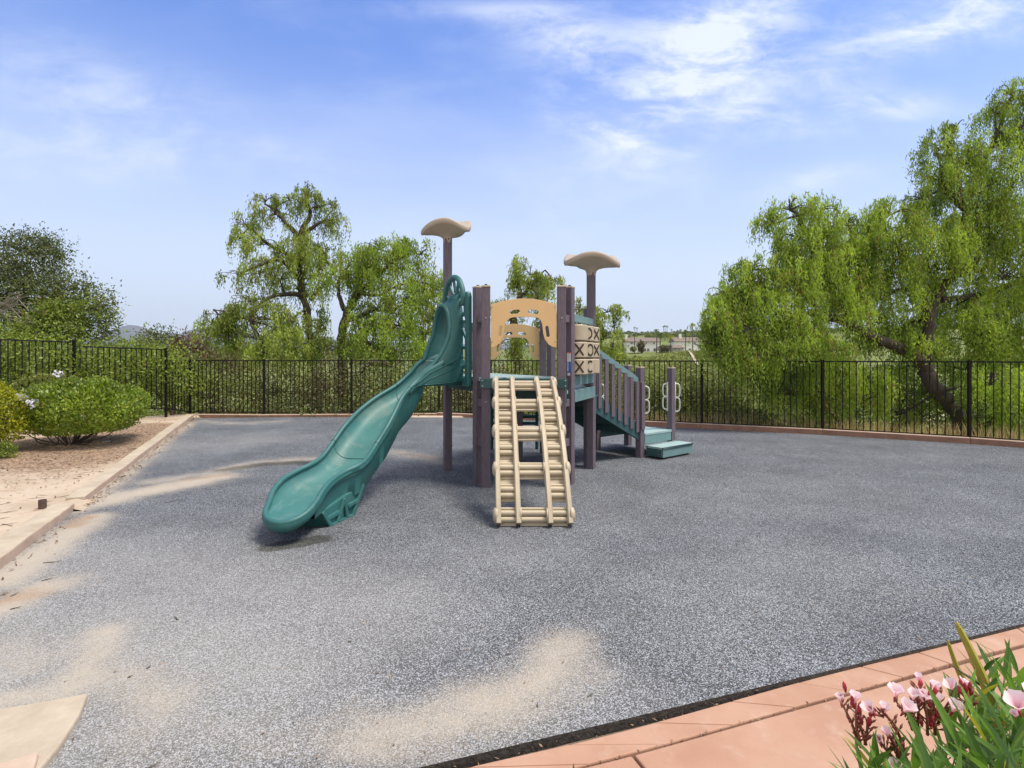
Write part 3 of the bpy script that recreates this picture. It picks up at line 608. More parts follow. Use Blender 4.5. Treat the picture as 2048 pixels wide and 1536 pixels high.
# plank riser at climber head, in front of A1/B1
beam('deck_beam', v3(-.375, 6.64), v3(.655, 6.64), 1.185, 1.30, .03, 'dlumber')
def bolt_(c_, m_='bolt', par=PS, r_=.009, rot=None):
    b_ = MB(); b_.lathe([(r_, 0), (r_, .004), (r_ * .5, .007)], c_, 8, rot if rot is not None else Matrix.Rotation(R(90), 4, 'X')); return b_.build('bolt', m_, par)
for bx in (-.35, .63):
    for bz in (1.21, 1.275): bolt_((bx, 6.624, bz))
for k_ in ('A1', 'B1', 'L', 'R', 'S1', 'S3'):
    for bz in ((1.02, 2.02) if k_ in ('A1', 'B1') else (1.18, 1.26) if k_ in 'LR' else (.31,)): bolt_((posts[k_][0], posts[k_][1] - PW / 2 * (1 if k_ in ('A1', 'B1') else 1.12), bz))
beam('deck_beam', pxy('B2') + v3(.0, .0), pxy('R'), 1.0, LO - .002, .05, 'lumber', off=.04, ext=-.03)
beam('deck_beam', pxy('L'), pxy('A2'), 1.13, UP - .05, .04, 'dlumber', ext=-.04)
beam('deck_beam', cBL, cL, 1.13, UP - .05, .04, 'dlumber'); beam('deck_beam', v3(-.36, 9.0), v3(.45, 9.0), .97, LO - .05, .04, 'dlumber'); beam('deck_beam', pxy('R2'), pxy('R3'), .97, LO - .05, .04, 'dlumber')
plate('deck', [v3(-.42, 8.87), v3(.58, 8.76), v3(.5, 9.02), v3(-.41, 9.02)], LO, .04, 'deck')
# barrier of slats at the rear-left edge
for z in (1.42, 1.98): beam('barrier_rail', pxy('L'), pxy('BL2'), z, z + .09, .035, 'dlumber')
for i in range(6):
    p = pxy('L').lerp(pxy('BL2'), (i + 1) / 7); mb = MB(); mb.beam(p + v3(-.03, -.02, 1.36), p + v3(-.03, -.02, 2.06), .02, .08, up=(pxy('BL2') - pxy('L')).normalized()); mb.build('barrier_slat', 'post', PS, bevel=.003)

# ---- arch panels
def arch_outline():
    # traced in the plane of the front panel: metres, origin centre / bottom line of panel
    pts = []
    S_ = 6.66 / F / 6.4
    raw_out = [(780, 985), (780, 440), (900, 405), (1020, 380), (1120, 368), (1200, 364), (1290, 368), (1400, 382), (1510, 408), (1617, 440), (1617, 985), (1570, 980), (1520, 950), (1470, 880), (1450, 810), (1443, 740), (1438, 690), (1420, 645), (1385, 612), (1340, 600), (1200, 597), (1060, 602), (1010, 618), (975, 655), (955, 700), (945, 745), (938, 790), (935, 850), (905, 910), (860, 960), (820, 982)]
    return [((x - 1199) * S_, (985 - y) * S_) for x, y in raw_out]
def slot(cx, cy, lx, ly, rot=0, n=8):
    r_ = min(lx, ly) / 2; h_ = abs(lx - ly) / 2; out = []
    for k in range(2):
        for i in range(n + 1):
            a = -math.pi / 2 + math.pi * i / n + math.pi * k; x = r_ * math.cos(a) + (h_ if k == 0 else -h_); y = r_ * math.sin(a); out.append((x, y))
    if ly > lx: out = [(-y, x) for x, y in out]
    c_, s_ = math.cos(rot), math.sin(rot); return [(cx + x * c_ - y * s_, cy + x * s_ + y * c_) for x, y in out]
def holed_plate(name, outer, holes, o, ux, th, m, parent):
    cu = bpy.data.curves.new(name, 'CURVE'); cu.dimensions = '2D'; cu.fill_mode = 'BOTH'; cu.extrude = th / 2 - .002; cu.bevel_depth = .002
    for loop in [outer] + holes:
        sp = cu.splines.new('POLY'); sp.points.add(len(loop) - 1); sp.use_cyclic_u = True
        for i, (x, y) in enumerate(loop): sp.points[i].co = (x, y, 0, 1)
    tmp = bpy.data.objects.new(name, cu); COL.objects.link(tmp); dg = bpy.context.evaluated_depsgraph_get(); me_ = bpy.data.meshes.new_from_object(tmp.evaluated_get(dg)); bpy.data.objects.remove(tmp)
    ux = Vector(ux).normalized(); uy = Vector((0, 0, 1)); nz = ux.cross(uy); mm = Matrix((ux, uy, nz)).transposed().to_4x4(); mm.translation = Vector(o); me_.transform(mm)
    me_.materials.clear(); me_.materials.append(MT[m]); return link(name, me_, parent)
S_ = 6.66 / F / 6.4
hol = [slot((1083 - 1199) * S_, (985 - 533) * S_, 140 * S_, 54 * S_, .08), slot((1320 - 1199) * S_, (985 - 534) * S_, 140 * S_, 54 * S_, -.08), slot((900 - 1199) * S_, (985 - 780) * S_, 48 * S_, 150 * S_, -.12), slot((1503 - 1199) * S_, (985 - 785) * S_, 48 * S_, 150 * S_, .14)]
cx = (posts['A1'][0] + posts['B1'][0]) / 2
holed_plate('arch_panel', arch_outline(), hol, (cx, 6.68, 1.675), (1, 0, 0), .022, 'panel', PS)
holed_plate('arch_panel', arch_outline(), hol, (.05, 9.06, 1.515), (1, 0, 0), .022, 'panel', PS)
for (x_, z_) in ((780, 470), (1614, 470), (780, 915), (1614, 915)): bolt_((cx + (x_ + (14 if x_ < 1000 else -14) - 1199) * S_, 6.668, 1.675 + (985 - z_) * S_))
# rear dark rung climber
RC = MB(); rpth = [(0, 9.12, 1.12), (0, 9.22, 1.02), (0, 9.34, .78), (0, 9.42, .5), (0, 9.46, .2)]
rc = cr(rpth, 5)
for sx_ in (-.34, .42):
    RC.tube([(sx_, p[1], p[2]) for p in rc] + [(sx_, 9.47, 0)], .03, 8)
for i in range(2, len(rc), 2): RC.box((.04, rc[i][1], rc[i][2]), (.76, .05, .055))
rcl = RC.build('rung_ladder', 'dteal', PS, bevel=.006); rcl['label'] = 'dark green rung ladder behind'

# ---- tic-tac-toe panel between B2 and R
gp = link('game_panel', None, PS)
a, b_ = pxy('B2'), pxy('R'); d = (b_ - a).normalized(); nrm = v3(d.y, -d.x)
def bm_(name, z0, z1, th, off, ext, mt='lumber'): return beam(name, a, b_, z0, z1, th, mt, gp, off, ext)
bm_('panel_rail', 1.995, 2.085, .05, 0.02, -.045); bm_('panel_rail', 1.20, 1.325, .05, 0.02, -.045)
marks = [['', ')', 'X'], ['X', 'O', 'X'], ['X', 'C', '']]
Lx = (b_ - a).length - .12; cw = Lx / 3; cr_ = cw * .49
for r_i in range(3):
    zc = 1.965 - .105 - r_i * .213
    for c_i in range(3):
        p = a + d * (.06 + cw * (c_i + .5)) + nrm * .02; mb = MB()
        mb.lathe([(cr_ * .3, -.1), (cr_ * .93, -.098), (cr_, -.088), (cr_, .088), (cr_ * .93, .098), (cr_ * .3, .1)], p + v3(0, 0, zc), 28); dr = mb.build('game_cylinder', 'tan', gp, auto=40)
        mk = marks[r_i][c_i]; ang0 = math.atan2(-p.y, -p.x) + (.30, .75, .80)[c_i]; mm = MB()
        def stroke(pl, wdt=.011):
            q_ = cr([(x, y) for x, y in pl], 6); vs = []
            for i, (x, y) in enumerate(q_):
                t_ = q_[min(i + 1, len(q_) - 1)] - q_[max(i - 1, 0)]; t_ = t_ / np.linalg.norm(t_)
                for s_ in (-1, 1):
                    xx_, zz_ = x - t_[1] * wdt * s_, y + t_[0] * wdt * s_; an = ang0 + xx_ / cr_; vs.append(p + v3(math.cos(an) * (cr_ + .002), math.sin(an) * (cr_ + .002), zc + zz_))
            mm.add(vs, [(2 * i, 2 * i + 1, 2 * i + 3, 2 * i + 2) for i in range(len(q_) - 1)])
        if mk == 'X': stroke([(-.055, -.07), (-.015, -.02), (.015, .02), (.055, .07)]); stroke([(-.055, .07), (-.015, .02), (.015, -.02), (.055, -.07)])
        elif mk == ')': stroke([(-.03, .07), (.02, .03), (.02, -.03), (-.03, -.07)]); 0
        elif mk: stroke([(.055 * math.cos(t_), .068 * math.sin(t_)) for t_ in np.linspace(.9 if mk == 'C' else 0, 5.4 if mk == 'C' else 6.28, 12)])
        if mk: mm.build('mark', 'mark', dr, solid=.003)
    mb = MB(); mb.tube([a + nrm * .02 + d * .05 + v3(0, 0, zc - .107), b_ + nrm * .02 - d * .05 + v3(0, 0, zc - .107)], .009, 8); mb.build('panel_rod', 'iron', gp)
# warning sticker on B2
sp = pxy('B2'); n_ = Matrix.Rotation(R(-30), 4, 'Z') @ Vector((0, -1, 0)); n_ = v3(-n_.x, n_.y) if False else n_; ux = Matrix.Rotation(R(-30), 4, 'Z') @ Vector((1, 0, 0))
rt = ux; o_ = sp + rt * (PW / 2 + .0015); ty = v3(-rt.y, rt.x)
st = link('warning_sticker', None, PS)
for (z0, z1, mt, wd_) in ((1.60, 1.615, 'orange', .05), (1.50, 1.60, 'paper', .05), (1.375, 1.50, 'blue', .05), (1.33, 1.362, 'paper', .035)):
    mb = MB(); mb.beam(sp + n_ * (PW / 2 + .0015) + v3(0, 0, z0) + rt * .015, sp + n_ * (PW / 2 + .0015) + v3(0, 0, z1) + rt * .015, .003, wd_, up=rt); mb.build('sticker_field', mt, st)
mb = MB()
for i in range(9): mb.beam(sp + n_ * (PW / 2 + .0035) + v3(0, 0, 1.385 + i * .0125) + rt * .002, sp + n_ * (PW / 2 + .0035) + v3(0, 0, 1.385 + i * .0125 + .007) + rt * .002, .002, .02, up=rt)
mb.build('sticker_lettering', 'paper', st)

# ---- leaf canopies on the two tall posts
def canopy(px_, py_, z0, ph, R0, tilt):
    n = 60; rings = []
    def wv(a): return .062 * math.sin(3 * a + ph) + .012 * math.sin(5 * a + ph * 2)
    def rad(a): return R0 * (1 + .10 * math.cos(3 * a + ph + 1.57))
    prof = [(.0, 1.0, 0), (.35, 1.0, .006), (.7, 1., .006), (.9, 1, .012), (.975, 1, .022), (1.0, 1, .006), (1.0, 1, -.03), (.97, 1, -.055), (.9, 1, -.062), (.78, 1, -.07), (.60, 1, -.085), (.42, 1, -.105), (.28, 1, -.135), (.2, 1, -.16), (.17, 1, -.2), (.155, 1, -.225)]
    vs = []
    for k, (f, _, dz) in enumerate(prof):
        for j in range(n):
            a = 2 * math.pi * j / n; under = k > 8
            wgt = f ** 1.3 if not under else f ** 1.6
            rr = rad(a) * f if f > .3 else R0 * f
            dome = .05 * (1 - f * f) if k < 9 else .0
            vs.append(v3(px_ + rr * math.cos(a), py_ + rr * math.sin(a), z0 + .2 + wv(a) * wgt + dz + dome + tilt[0] * rr * math.cos(a) * (f > .3) + tilt[1] * rr * math.sin(a) * (f > .3)))
    K = len(prof); fs = [(k * n + j, k * n + (j + 1) % n, (k + 1) * n + (j + 1) % n, (k + 1) * n + j) for k in range(K - 1) for j in range(n)]
    mb = MB(); mb.add(vs, fs); cp = mb.build('leaf_canopy', 'taupe', PS, smooth=True, weld=True)
    for s_ in (-1, 1): bolt_((px_ + s_ * .02, py_ - .058, z0 + .02), 'mark', cp)
canopy(-.89, 7.74, 3.155, 0.5, .335, (.05, .05)); canopy(1.105, 7.82, 2.715, .1, .375, (-.04, .04))

# ---- slide
SL = link('slide', None, PS)
on = v3(-.873, -.487); ed_ = v3(.487, -.873); m0 = (pxy('A2') + pxy('L')) / 2
po = m0 + on * .085
def pw(w_, z_, off=0): return po + ed_ * w_ + v3(0, 0, z_) + on * off
# rim stations down the chute: right (x, y, z), left (x, y, z), bed z
ST_ = [((-.63, 7.05, 1.46), (-.82, 7.42, 1.46), 1.31), ((-.985, 6.85, 1.44), (-1.143, 7.28, 1.52), 1.255), ((-1.127, 6.75, 1.285), (-1.308, 7.15, 1.345), 1.115), ((-1.212, 6.62, 1.183), (-1.45, 7.0, 1.20), .985), ((-1.267, 6.45, 1.085), (-1.634, 6.75, 1.068), .875),
       ((-1.316, 6.30, .937), (-1.77, 6.50, .935), .735), ((-1.361, 6.12, .796), (-1.85, 6.22, .797), .60), ((-1.44, 5.95, .631), (-1.918, 6.02, .645), .46), ((-1.47, 5.73, .535), (-1.968, 5.8, .52), .365), ((-1.511, 5.55, .485), (-2.02, 5.62, .475), .31),
       ((-1.61, 5.42, .447), (-2.10, 5.47, .44), .28), ((-1.672, 5.25, .412), (-2.165, 5.28, .395), .25), ((-1.695, 5.05, .365), (-2.165, 5.07, .335), .215), ((-1.70, 4.88, .30), (-2.125, 4.89, .275), .19)]
RR = cr([a_[0] for a_ in ST_], 6); LL = cr([a_[1] for a_ in ST_], 6); BB = np.interp(np.linspace(0, len(ST_) - 1, len(RR)), range(len(ST_)), [a_[2] for a_ in ST_])
BB = cr([(a_[2], 0) for a_ in ST_], 6)[:, 0]
NS_ = len(RR); th_ = np.linspace(-math.pi / 2, math.pi / 2, 33)
def ssgn(x, p_): return np.sign(x) * np.abs(x) ** p_
def sect(i):
    r_, l_, b_ = RR[i], LL[i], BB[i]; out = []
    for t_ in th_:
        w_ = float(ssgn(math.sin(t_), .72)); k_ = (1 - math.cos(t_)) ** 1.15; zr = r_[2] if w_ > 0 else l_[2]; q_ = (r_ * (1 + w_) + l_ * (1 - w_)) / 2; out.append(v3(q_[0], q_[1], b_ + (zr - b_) * k_))
    return out
def addgrid(mb, grid):
    n_ = len(grid[0]); vs = [p for r_ in grid for p in r_]
    mb.add(vs, [(i * n_ + j, i * n_ + j + 1, (i + 1) * n_ + j + 1, (i + 1) * n_ + j) for i in range(len(grid) - 1) for j in range(n_ - 1)])
grid = [sect(i) for i in range(NS_)]
# rounded nose: rim loop from right to left through the tip, lofted to the last section
tip_pts = cr([tuple(RR[-1]), (-1.725, 4.73, .245), (-1.80, 4.625, .205), (-1.905, 4.595, .19), (-2.02, 4.65, .203), (-2.095, 4.76, .235), tuple(LL[-1])], 6)
cN = v3(*((RR[-1] + LL[-1]) / 2)[:2], BB[-1])
mb = MB(); addgrid(mb, grid)
tg = []
last = grid[-1]; m_ = len(tip_pts)
for f in np.linspace(0, 1, 9):                        # sweep of shrinking chords
    pass
inner = []
for k_, tp in enumerate(tip_pts):
    tpv = v3(*tp); row_ = []
    for e_ in np.linspace(0, 1, 17):
        an = e_ * math.pi / 2; w_ = math.sin(an) ** .72; kk = (1 - math.cos(an)) ** 1.15; row_.append(v3(cN.x + (tpv.x - cN.x) * w_, cN.y + (tpv.y - cN.y) * w_, cN.z + (tpv.z - cN.z) * kk))
    tg.append(row_)
addgrid(mb, tg)
bed = mb.build('slide_chute', 'teal_scuff', SL, smooth=True, weld=True, solid=.010)
# hood: loft from the opening curve back to the panel
Fc = cr([(-.985, 6.85, 1.44), (-.866, 6.93, 1.618), (-.785, 6.99, 1.844), (-.79, 7.04, 2.03), (-.83, 7.10, 2.16), (-.885, 7.19, 2.215), (-.945, 7.29, 2.20), (-1.0, 7.38, 2.09), (-1.04, 7.39, 1.86), (-1.10, 7.34, 1.68), (-1.143, 7.28, 1.52)], 5)
Bc = cr([tuple(pw(.205, 1.46)), tuple(pw(.215, 1.7)), tuple(pw(.22, 1.95)), tuple(pw(.205, 2.15)), tuple(pw(.14, 2.31)), tuple(pw(0, 2.38)), tuple(pw(-.14, 2.31)), tuple(pw(-.205, 2.15)), tuple(pw(-.22, 1.95)), tuple(pw(-.215, 1.7)), tuple(pw(-.205, 1.46))], 5)
g_ = []
for f in np.linspace(0, 1, 10):
    row_ = []
    for a_, b_ in zip(Bc, Fc):
        p = v3(*a_).lerp(v3(*b_), f); bulge = .03 * math.sin(f * math.pi); c_ = po.lerp(v3(-.93, 7.1), f); o_ = v3(p.x - c_.x, p.y - c_.y); p += o_.normalized() * bulge if o_.length > .05 else v3(0, 0, bulge); row_.append(p)
    g_.append(row_)
mb = MB(); addgrid(mb, g_); mb.build('slide_hood', 'teal', SL, smooth=True, weld=True, solid=.012)
# rolled rim: one closed loop: opening curve + both chute rims + nose
rim = [v3(*p) for p in Fc[::-1]] + [v3(*p) for p in RR[8:]] + [v3(*p) for p in tip_pts[1:]] + [v3(*p) for p in LL[8:-1][::-1]]
rim = [rim[0]] + [p for a_, p in zip(rim[:-1], rim[1:]) if (p - a_).length > .004]
mb = MB(); mb.tube(rim, .026, 10, closed=True); mb.build('chute_rim', 'teal', SL, smooth=True)
# underside / outer skin
i0 = 9; mb = MB()
for sg, E in ((1, RR), (-1, LL)):
    g_ = []
    for i in range(i0, NS_):
        c_ = v3(*((RR[i] + LL[i]) / 2)[:2]); e_ = v3(*E[i][:2]); o_ = (e_ - c_); hw_ = o_.length; o_.normalize(); zr = E[i][2]; bz = BB[i]; dp = float(np.interp(i, [i0, i0 + 6, 40, 62, NS_], [.35, 1, 1, .55, .05]))
        g_.append([e_ + o_ * .024 + v3(0, 0, zr), e_ + o_ * .03 + v3(0, 0, zr - .03), e_ + o_ * .012 + v3(0, 0, zr - .05), e_ - o_ * .012 + v3(0, 0, zr - .06), e_ - o_ * .02 + v3(0, 0, bz - .04 - .10 * dp), c_ + o_ * hw_ * .72 + v3(0, 0, bz - .04 - .155 * dp), c_ + v3(0, 0, bz - .04 - .16 * dp)])
    addgrid(mb, g_)
g_ = []
for tp in tip_pts:
    e_ = v3(tp[0], tp[1]); c_ = v3(cN.x, cN.y); o_ = (e_ - c_).normalized(); zr = tp[2]
    g_.append([e_ + o_ * .024 + v3(0, 0, zr), e_ + o_ * .03 + v3(0, 0, zr - .035), e_ + o_ * .01 + v3(0, 0, zr - .07), e_ - o_ * .05 + v3(0, 0, max(.09, zr - .10)), c_ + v3(0, 0, .075)])
addgrid(mb, g_)
mb.build('chute_underside', 'teal', SL, weld=True, auto=50)
# moulding seams
for si in (18, 42):
    pl = [p + v3(0, 0, .007) for p in sect(si)]; mb = MB(); mb.tube(pl, .0045, 5); mb.build('seam', 'seam', SL)
    for E in (RR, LL):
        rp = v3(*E[si]); t_ = v3(*(E[si + 1] - E[si - 1])).normalized(); u1 = t_.orthogonal().normalized(); u2 = t_.cross(u1); mb = MB(); mb.tube([rp + (u1 * math.cos(a_) + u2 * math.sin(a_)) * .0265 for a_ in np.linspace(0, 6.28, 16)[:-1]], .0035, 4, closed=True); mb.build('seam', 'seam', SL)
# apron below the hood on both sides
for sg, E, hp in ((1, RR, .215), (-1, LL, -.215)):
    tops = [pw(hp + .012 * sg, 1.62)] ; bots = [pw(hp + .02 * sg, 1.20)]
    for i in range(6, 20, 2):
        c_ = v3(*((RR[i] + LL[i]) / 2)[:2]); e_ = v3(*E[i][:2]); o_ = (e_ - c_).normalized(); tops.append(e_ + o_ * .02 + v3(0, 0, E[i][2])); bots.append(e_ + o_ * .022 + v3(0, 0, max(min(1.20, E[i][2] - .06), BB[i] - .05)))
    tops.insert(1, tops[0].lerp(tops[1], .5) + v3(0, 0, .02)); bots.insert(1, bots[0].lerp(bots[1], .5)); n_ = len(tops)
    mb = MB(); rows_ = 6; g_ = [[t_.lerp(b_, k_ / rows_) for k_ in range(rows_ + 1)] for t_, b_ in zip(tops, bots)]; addgrid(mb, g_); mb.build('hood_apron', 'teal', SL, smooth=True, solid=.014)
    def ap(a_, b_):                                    # a_ along 0..1, b_ down 0..1
        x_ = a_ * (n_ - 1); k_ = min(int(x_), n_ - 2); f_ = x_ - k_; p = tops[k_].lerp(tops[k_ + 1], f_).lerp(bots[k_].lerp(bots[k_ + 1], f_), b_); return p + ed_ * sg * .010
    mb = MB(); mb.tube([ap(.0, .12), ap(.12, .22), ap(.3, .30), ap(.55, .38), ap(.8, .30)], .006, 6); mb.tube([ap(.06, .42), ap(.3, .62), ap(.5, .78), ap(.52, .86), ap(.4, .90), ap(.1, .90), ap(.05, .86)], .005, 6); mb.build('apron_ridge', 'teal', SL, smooth=True)
plate_ = MB(); plate_.prism([(-.21, 1.2), (.21, 1.2), (.21, 1.25), (-.21, 1.25)], po + on * .2, ed_, (0, 0, 1), .5); plate_.build('chute_underside', 'teal', SL, bevel=.01)
# entry panel
arc = [(.30 * math.sin(a_), 2.27 + .315 * math.cos(a_)) for a_ in np.linspace(-math.pi / 2 * 1.15, math.pi / 2 * 1.15, 26)]
mb = MB(); mb.tube([pw(a_, b2_, .03) for a_, b2_ in arc], [.036] * 26, 10); mb.build('panel_arch', 'teal', SL, smooth=True)
mb = MB()
for s_ in (-1, 1):
    mb.prism([(s_ * .33, 1.19), (s_ * .435, 1.19), (s_ * .435, 2.30), (s_ * .41, 2.36), (s_ * .36, 2.37), (s_ * .33, 2.30), (s_ * .29, 2.2), (s_ * .29, 2.1), (s_ * .355, 2.0), (s_ * .355, 1.5), (s_ * .33, 1.45)][::s_], po, ed_, (0, 0, 1), .06)
mb.prism([(-.325, 1.19), (.325, 1.19), (.325, 1.30), (-.325, 1.30)], po, ed_, (0, 0, 1), .05)
mb.build('panel_frame', 'teal', SL, bevel=.014)
for a_ in np.radians([-72, -38, -6, 26, 56, 84]):
    mb = MB(); mb.beam(pw(.10 * math.sin(a_), 2.20 + .19 * math.cos(a_)), pw(.30 * math.sin(a_), 2.27 + .31 * math.cos(a_), .02), .045, .028, up=on); mb.build('panel_spoke', 'teal', SL, bevel=.006)
for s_ in (-1, 1):
    for (z0, z1) in ((1.45, 1.42), (1.66, 1.68), (1.74, 1.92), (2.0, 2.0), (2.14, 2.08)):
        mb = MB(); mb.beam(pw(s_ * .20, z1), pw(s_ * .37, z0), .04, .03, up=on); mb.build('panel_spoke', 'teal', SL, bevel=.005)
# foot: boxy moulded base with recessed truss faces
def fpt(i, side_, inset_, z_):
    e_ = v3(*(RR[i] if side_ > 0 else LL[i])[:2]); c_ = v3(*((RR[i] + LL[i]) / 2)[:2]); return e_.lerp(c_, inset_) + v3(0, 0, z_)
def bot(x_, y_): return v3(x_, y_, -.01)
V8 = [bot(-2.03, 5.16), bot(-1.68, 5.16), bot(-1.95, 5.54), bot(-1.575, 5.50), fpt(50, -1, .10, .275), fpt(50, 1, .10, .275), fpt(72, -1, .15, .15), fpt(72, 1, .15, .15)]
# order: 0/1 front bottom, 2/3 rear bottom, 4/5 rear top, 6/7 front top
ft = MB(); ft.add(V8, [(0, 2, 3, 1), (2, 4, 5, 3), (4, 6, 7, 5), (6, 0, 1, 7), (0, 6, 4, 2), (1, 3, 5, 7)]); ft.build('slide_foot', 'teal', SL, bevel=.012)
def quadpt(s_, t_, sg):                                # s_ front->rear, t_ bottom->top
    k = 1 if sg > 0 else 0; return V8[0 + k].lerp(V8[2 + k], s_).lerp(V8[6 + k].lerp(V8[4 + k], s_), t_)
for sg in (1, -1):
    n_ = (quadpt(1, 0, sg) - quadpt(0, 0, sg)).cross(quadpt(0, 1, sg) - quadpt(0, 0, sg)).normalized()
    if n_.x * sg < 0: n_ = -n_
    mb = MB()
    for l_ in ([(0, .02), (1, .02)], [(.98, 0), (.98, 1)], [(.02, 0), (.02, 1)], [(.3, .05), (.5, .95)], [(.72, .05), (.5, .95)], [(.02, .5), (.38, .5)], [(.64, .5), (.98, .5)]):
        mb.beam(quadpt(*l_[0], sg) + n_ * .012, quadpt(*l_[1], sg) + n_ * .012, .045, .03, up=n_)
    mb.build('foot_rib', 'teal', SL, bevel=.01)

# ---- arched track climber
CL = link('arch_climber', None, PS)
p0, p1 = np.array([5.14, .09]), np.array([6.56, 1.27]); ch = p1 - p0; clen = np.linalg.norm(ch); ct = ch / clen; cn = np.array([-ct[1], ct[0]]); bul = .17
Rr = (clen ** 2 / 4 + bul ** 2) / (2 * bul); half_a = math.asin(clen / 2 / Rr)
def cpt(t_, off=0):                                    # t 0..1 bottom to top -> (Y, z), tangent
    a_ = -half_a + 2 * half_a * t_; mid_ = (p0 + p1) / 2 + cn * bul; cen = mid_ - cn * Rr
    q_ = cen + (cn * math.cos(a_) + ct * math.sin(a_)) * (Rr + off); tg = -cn * math.sin(a_) + ct * math.cos(a_); return q_, tg
def cx_(t_): return .203 + (.143 - .203) * t_
def C3(x, t_, off=0): q_, _ = cpt(t_, off); return v3(cx_(t_) + x, q_[0], q_[1])
for xo in (-.328, -.145, .145, .328):
    mb = MB(); vs = []; NS = 40
    for i in range(NS + 1):
        t_ = -.035 + 1.05 * i / NS
        for (dx, of) in ((-.020, -.055), (-.026, -.02), (-.026, .035), (-.015, .052), (.015, .052), (.026, .035), (.026, -.02), (.020, -.055)): vs.append(C3(xo + dx, t_, of))
    fs = [(i * 8 + j, i * 8 + (j + 1) % 8, (i + 1) * 8 + (j + 1) % 8, (i + 1) * 8 + j) for i in range(NS) for j in range(8)] + [tuple(range(8)), tuple(NS * 8 + j for j in range(8))]
    mb.add(vs, fs); mb.build('climber_rail', 'tan', CL, auto=50)
def rung(x0, x1, t_, big=False):
    q_, tg = cpt(t_); mb = MB(); T = v3(0, tg[0], tg[1]); Nn_ = v3(0, -tg[1], tg[0])
    if Nn_.z < 0: Nn_ = -Nn_
    c0 = C3(0, t_, -.012); xa, xb = v3(cx_(t_) + x0, c0.y, c0.z), v3(cx_(t_) + x1, c0.y, c0.z); r_ = .0205
    for k_, (s_, n_o, r_) in enumerate(((-.042, -.004, .026), (.014, .008, .026), (.055, .002, .013))):
        o_ = T * s_ + Nn_ * n_o; mb.tube([xa + o_, xb + o_], r_, 10)
    mb.beam(xa - Nn_ * .022, xb - Nn_ * .022, .105 if not big else .125, .03, up=Nn_)
    mb.beam(xa - T * .07 - Nn_ * .035, xb - T * .07 - Nn_ * .035, .05, .02, up=Nn_)
    return mb.build('climber_rung', 'tan', CL, auto=40)
NR = 9
for k in range(NR):
    t_ = .01 + .965 * k / (NR - 1)
    for (x0, x1) in ((-.308, -.165), (.165, .308)):
        rung(x0 + .0, x1, t_)
    if k % 2 == 0:
        rung(-.125, .125, t_, True)
        for s_ in (-1, 1):
            c0 = C3(s_ * .345, t_, -.01); mb = MB(); mb.lathe([(.074, -.014), (.074, .004), (.066, .02), (.04, .032), (.01, .036)], c0, 20, Matrix.Rotation(R(90 * s_), 4, 'Y')); mb.build('climber_hub', 'tan', CL, smooth=True)
            for s2 in (-1, 1):
                c0 = C3(s2 * .121 , t_, -.01); mb = MB(); mb.lathe([(.07, -.006), (.07, .006), (.05, .008)], c0, 20, Matrix.Rotation(R(90 * s2), 4, 'Y'))
                if s_ == 1: mb.build('climber_hub', 'tan', CL, auto=40)
for (k0, k1) in ((1, 2), (2, 3), (3, 4), (4, 5), (6, 7)):
    for (x0, x1) in ((-.31, -.163), (.163, .31)):
        mb = MB(); vs = []; ta, tb = .01 + .965 * k0 / 8, .01 + .965 * k1 / 8
        for i in range(5):
            t_ = ta + (tb - ta) * i / 4
            for (x, of) in ((x0, -.052), (x1, -.052), (x1, -.045), (x0, -.045)): vs.append(C3(x, t_, of))
        mb.add(vs, [(i * 4 + j, i * 4 + (j + 1) % 4, (i + 1) * 4 + (j + 1) % 4, (i + 1) * 4 + j) for i in range(4) for j in range(4)] + [(0, 1, 2, 3), (16, 17, 18, 19)]); mb.build('climber_web', 'tan', CL)

# ---- transfer platform and stairs
U = v3(.768, .641); Vv = v3(-.641, .768); S1 = pxy('S1')
def sp_(u_, v_, z_=0): return S1 + U * u_ + Vv * v_ + v3(0, 0, z_)
def sbox(name, u0, u1, v0, v1, z0, z1, m, parent=PS, bevel=.005):
    mb = MB(); mb.prism([(u0, v0), (u1, v0), (u1, v1), (u0, v1)], sp_(0, 0, (z0 + z1) / 2), U, Vv, z1 - z0); return mb.build(name, m, parent, bevel=bevel)
TP = link('transfer_platform', None, PS)
for k in range(5):
    v0_ = -.06 + k * .2; sbox('platform_plank', .055, .76, v0_, v0_ + .193, .335, .372, 'deck2', TP)
sbox('platform_fascia', .052, .75, -.055, -.02, .20, .333, 'lumber', TP); sbox('platform_fascia', .052, .75, .90, .935, .20, .333, 'lumber', TP); sbox('platform_fascia', .72, .75, -.01, .89, .20, .333, 'lumber', TP)
LS = link('low_step', None, PS)
for k in range(2): sbox('step_plank', .06, .87, -.385 + k * .165, -.385 + k * .165 + .16, .15, .185, 'deck2', LS)
sbox('step_fascia', .075, .855, -.375, -.34, .03, .148, 'lumber', LS); sbox('step_side', .065, .10, -.335, -.07, .03, .148, 'dlumber', LS); sbox('step_side', .83, .865, -.335, -.07, .03, .148, 'dlumber', LS)
sbox('step_foot', .12, .82, -.33, -.09, -.02, .10, 'mark', LS)
for zz in (.07, .12): bolt_(sp_(.064, -.30, zz), 'bolt', LS, .008, Matrix.Rotation(R(-90), 4, 'Y'))
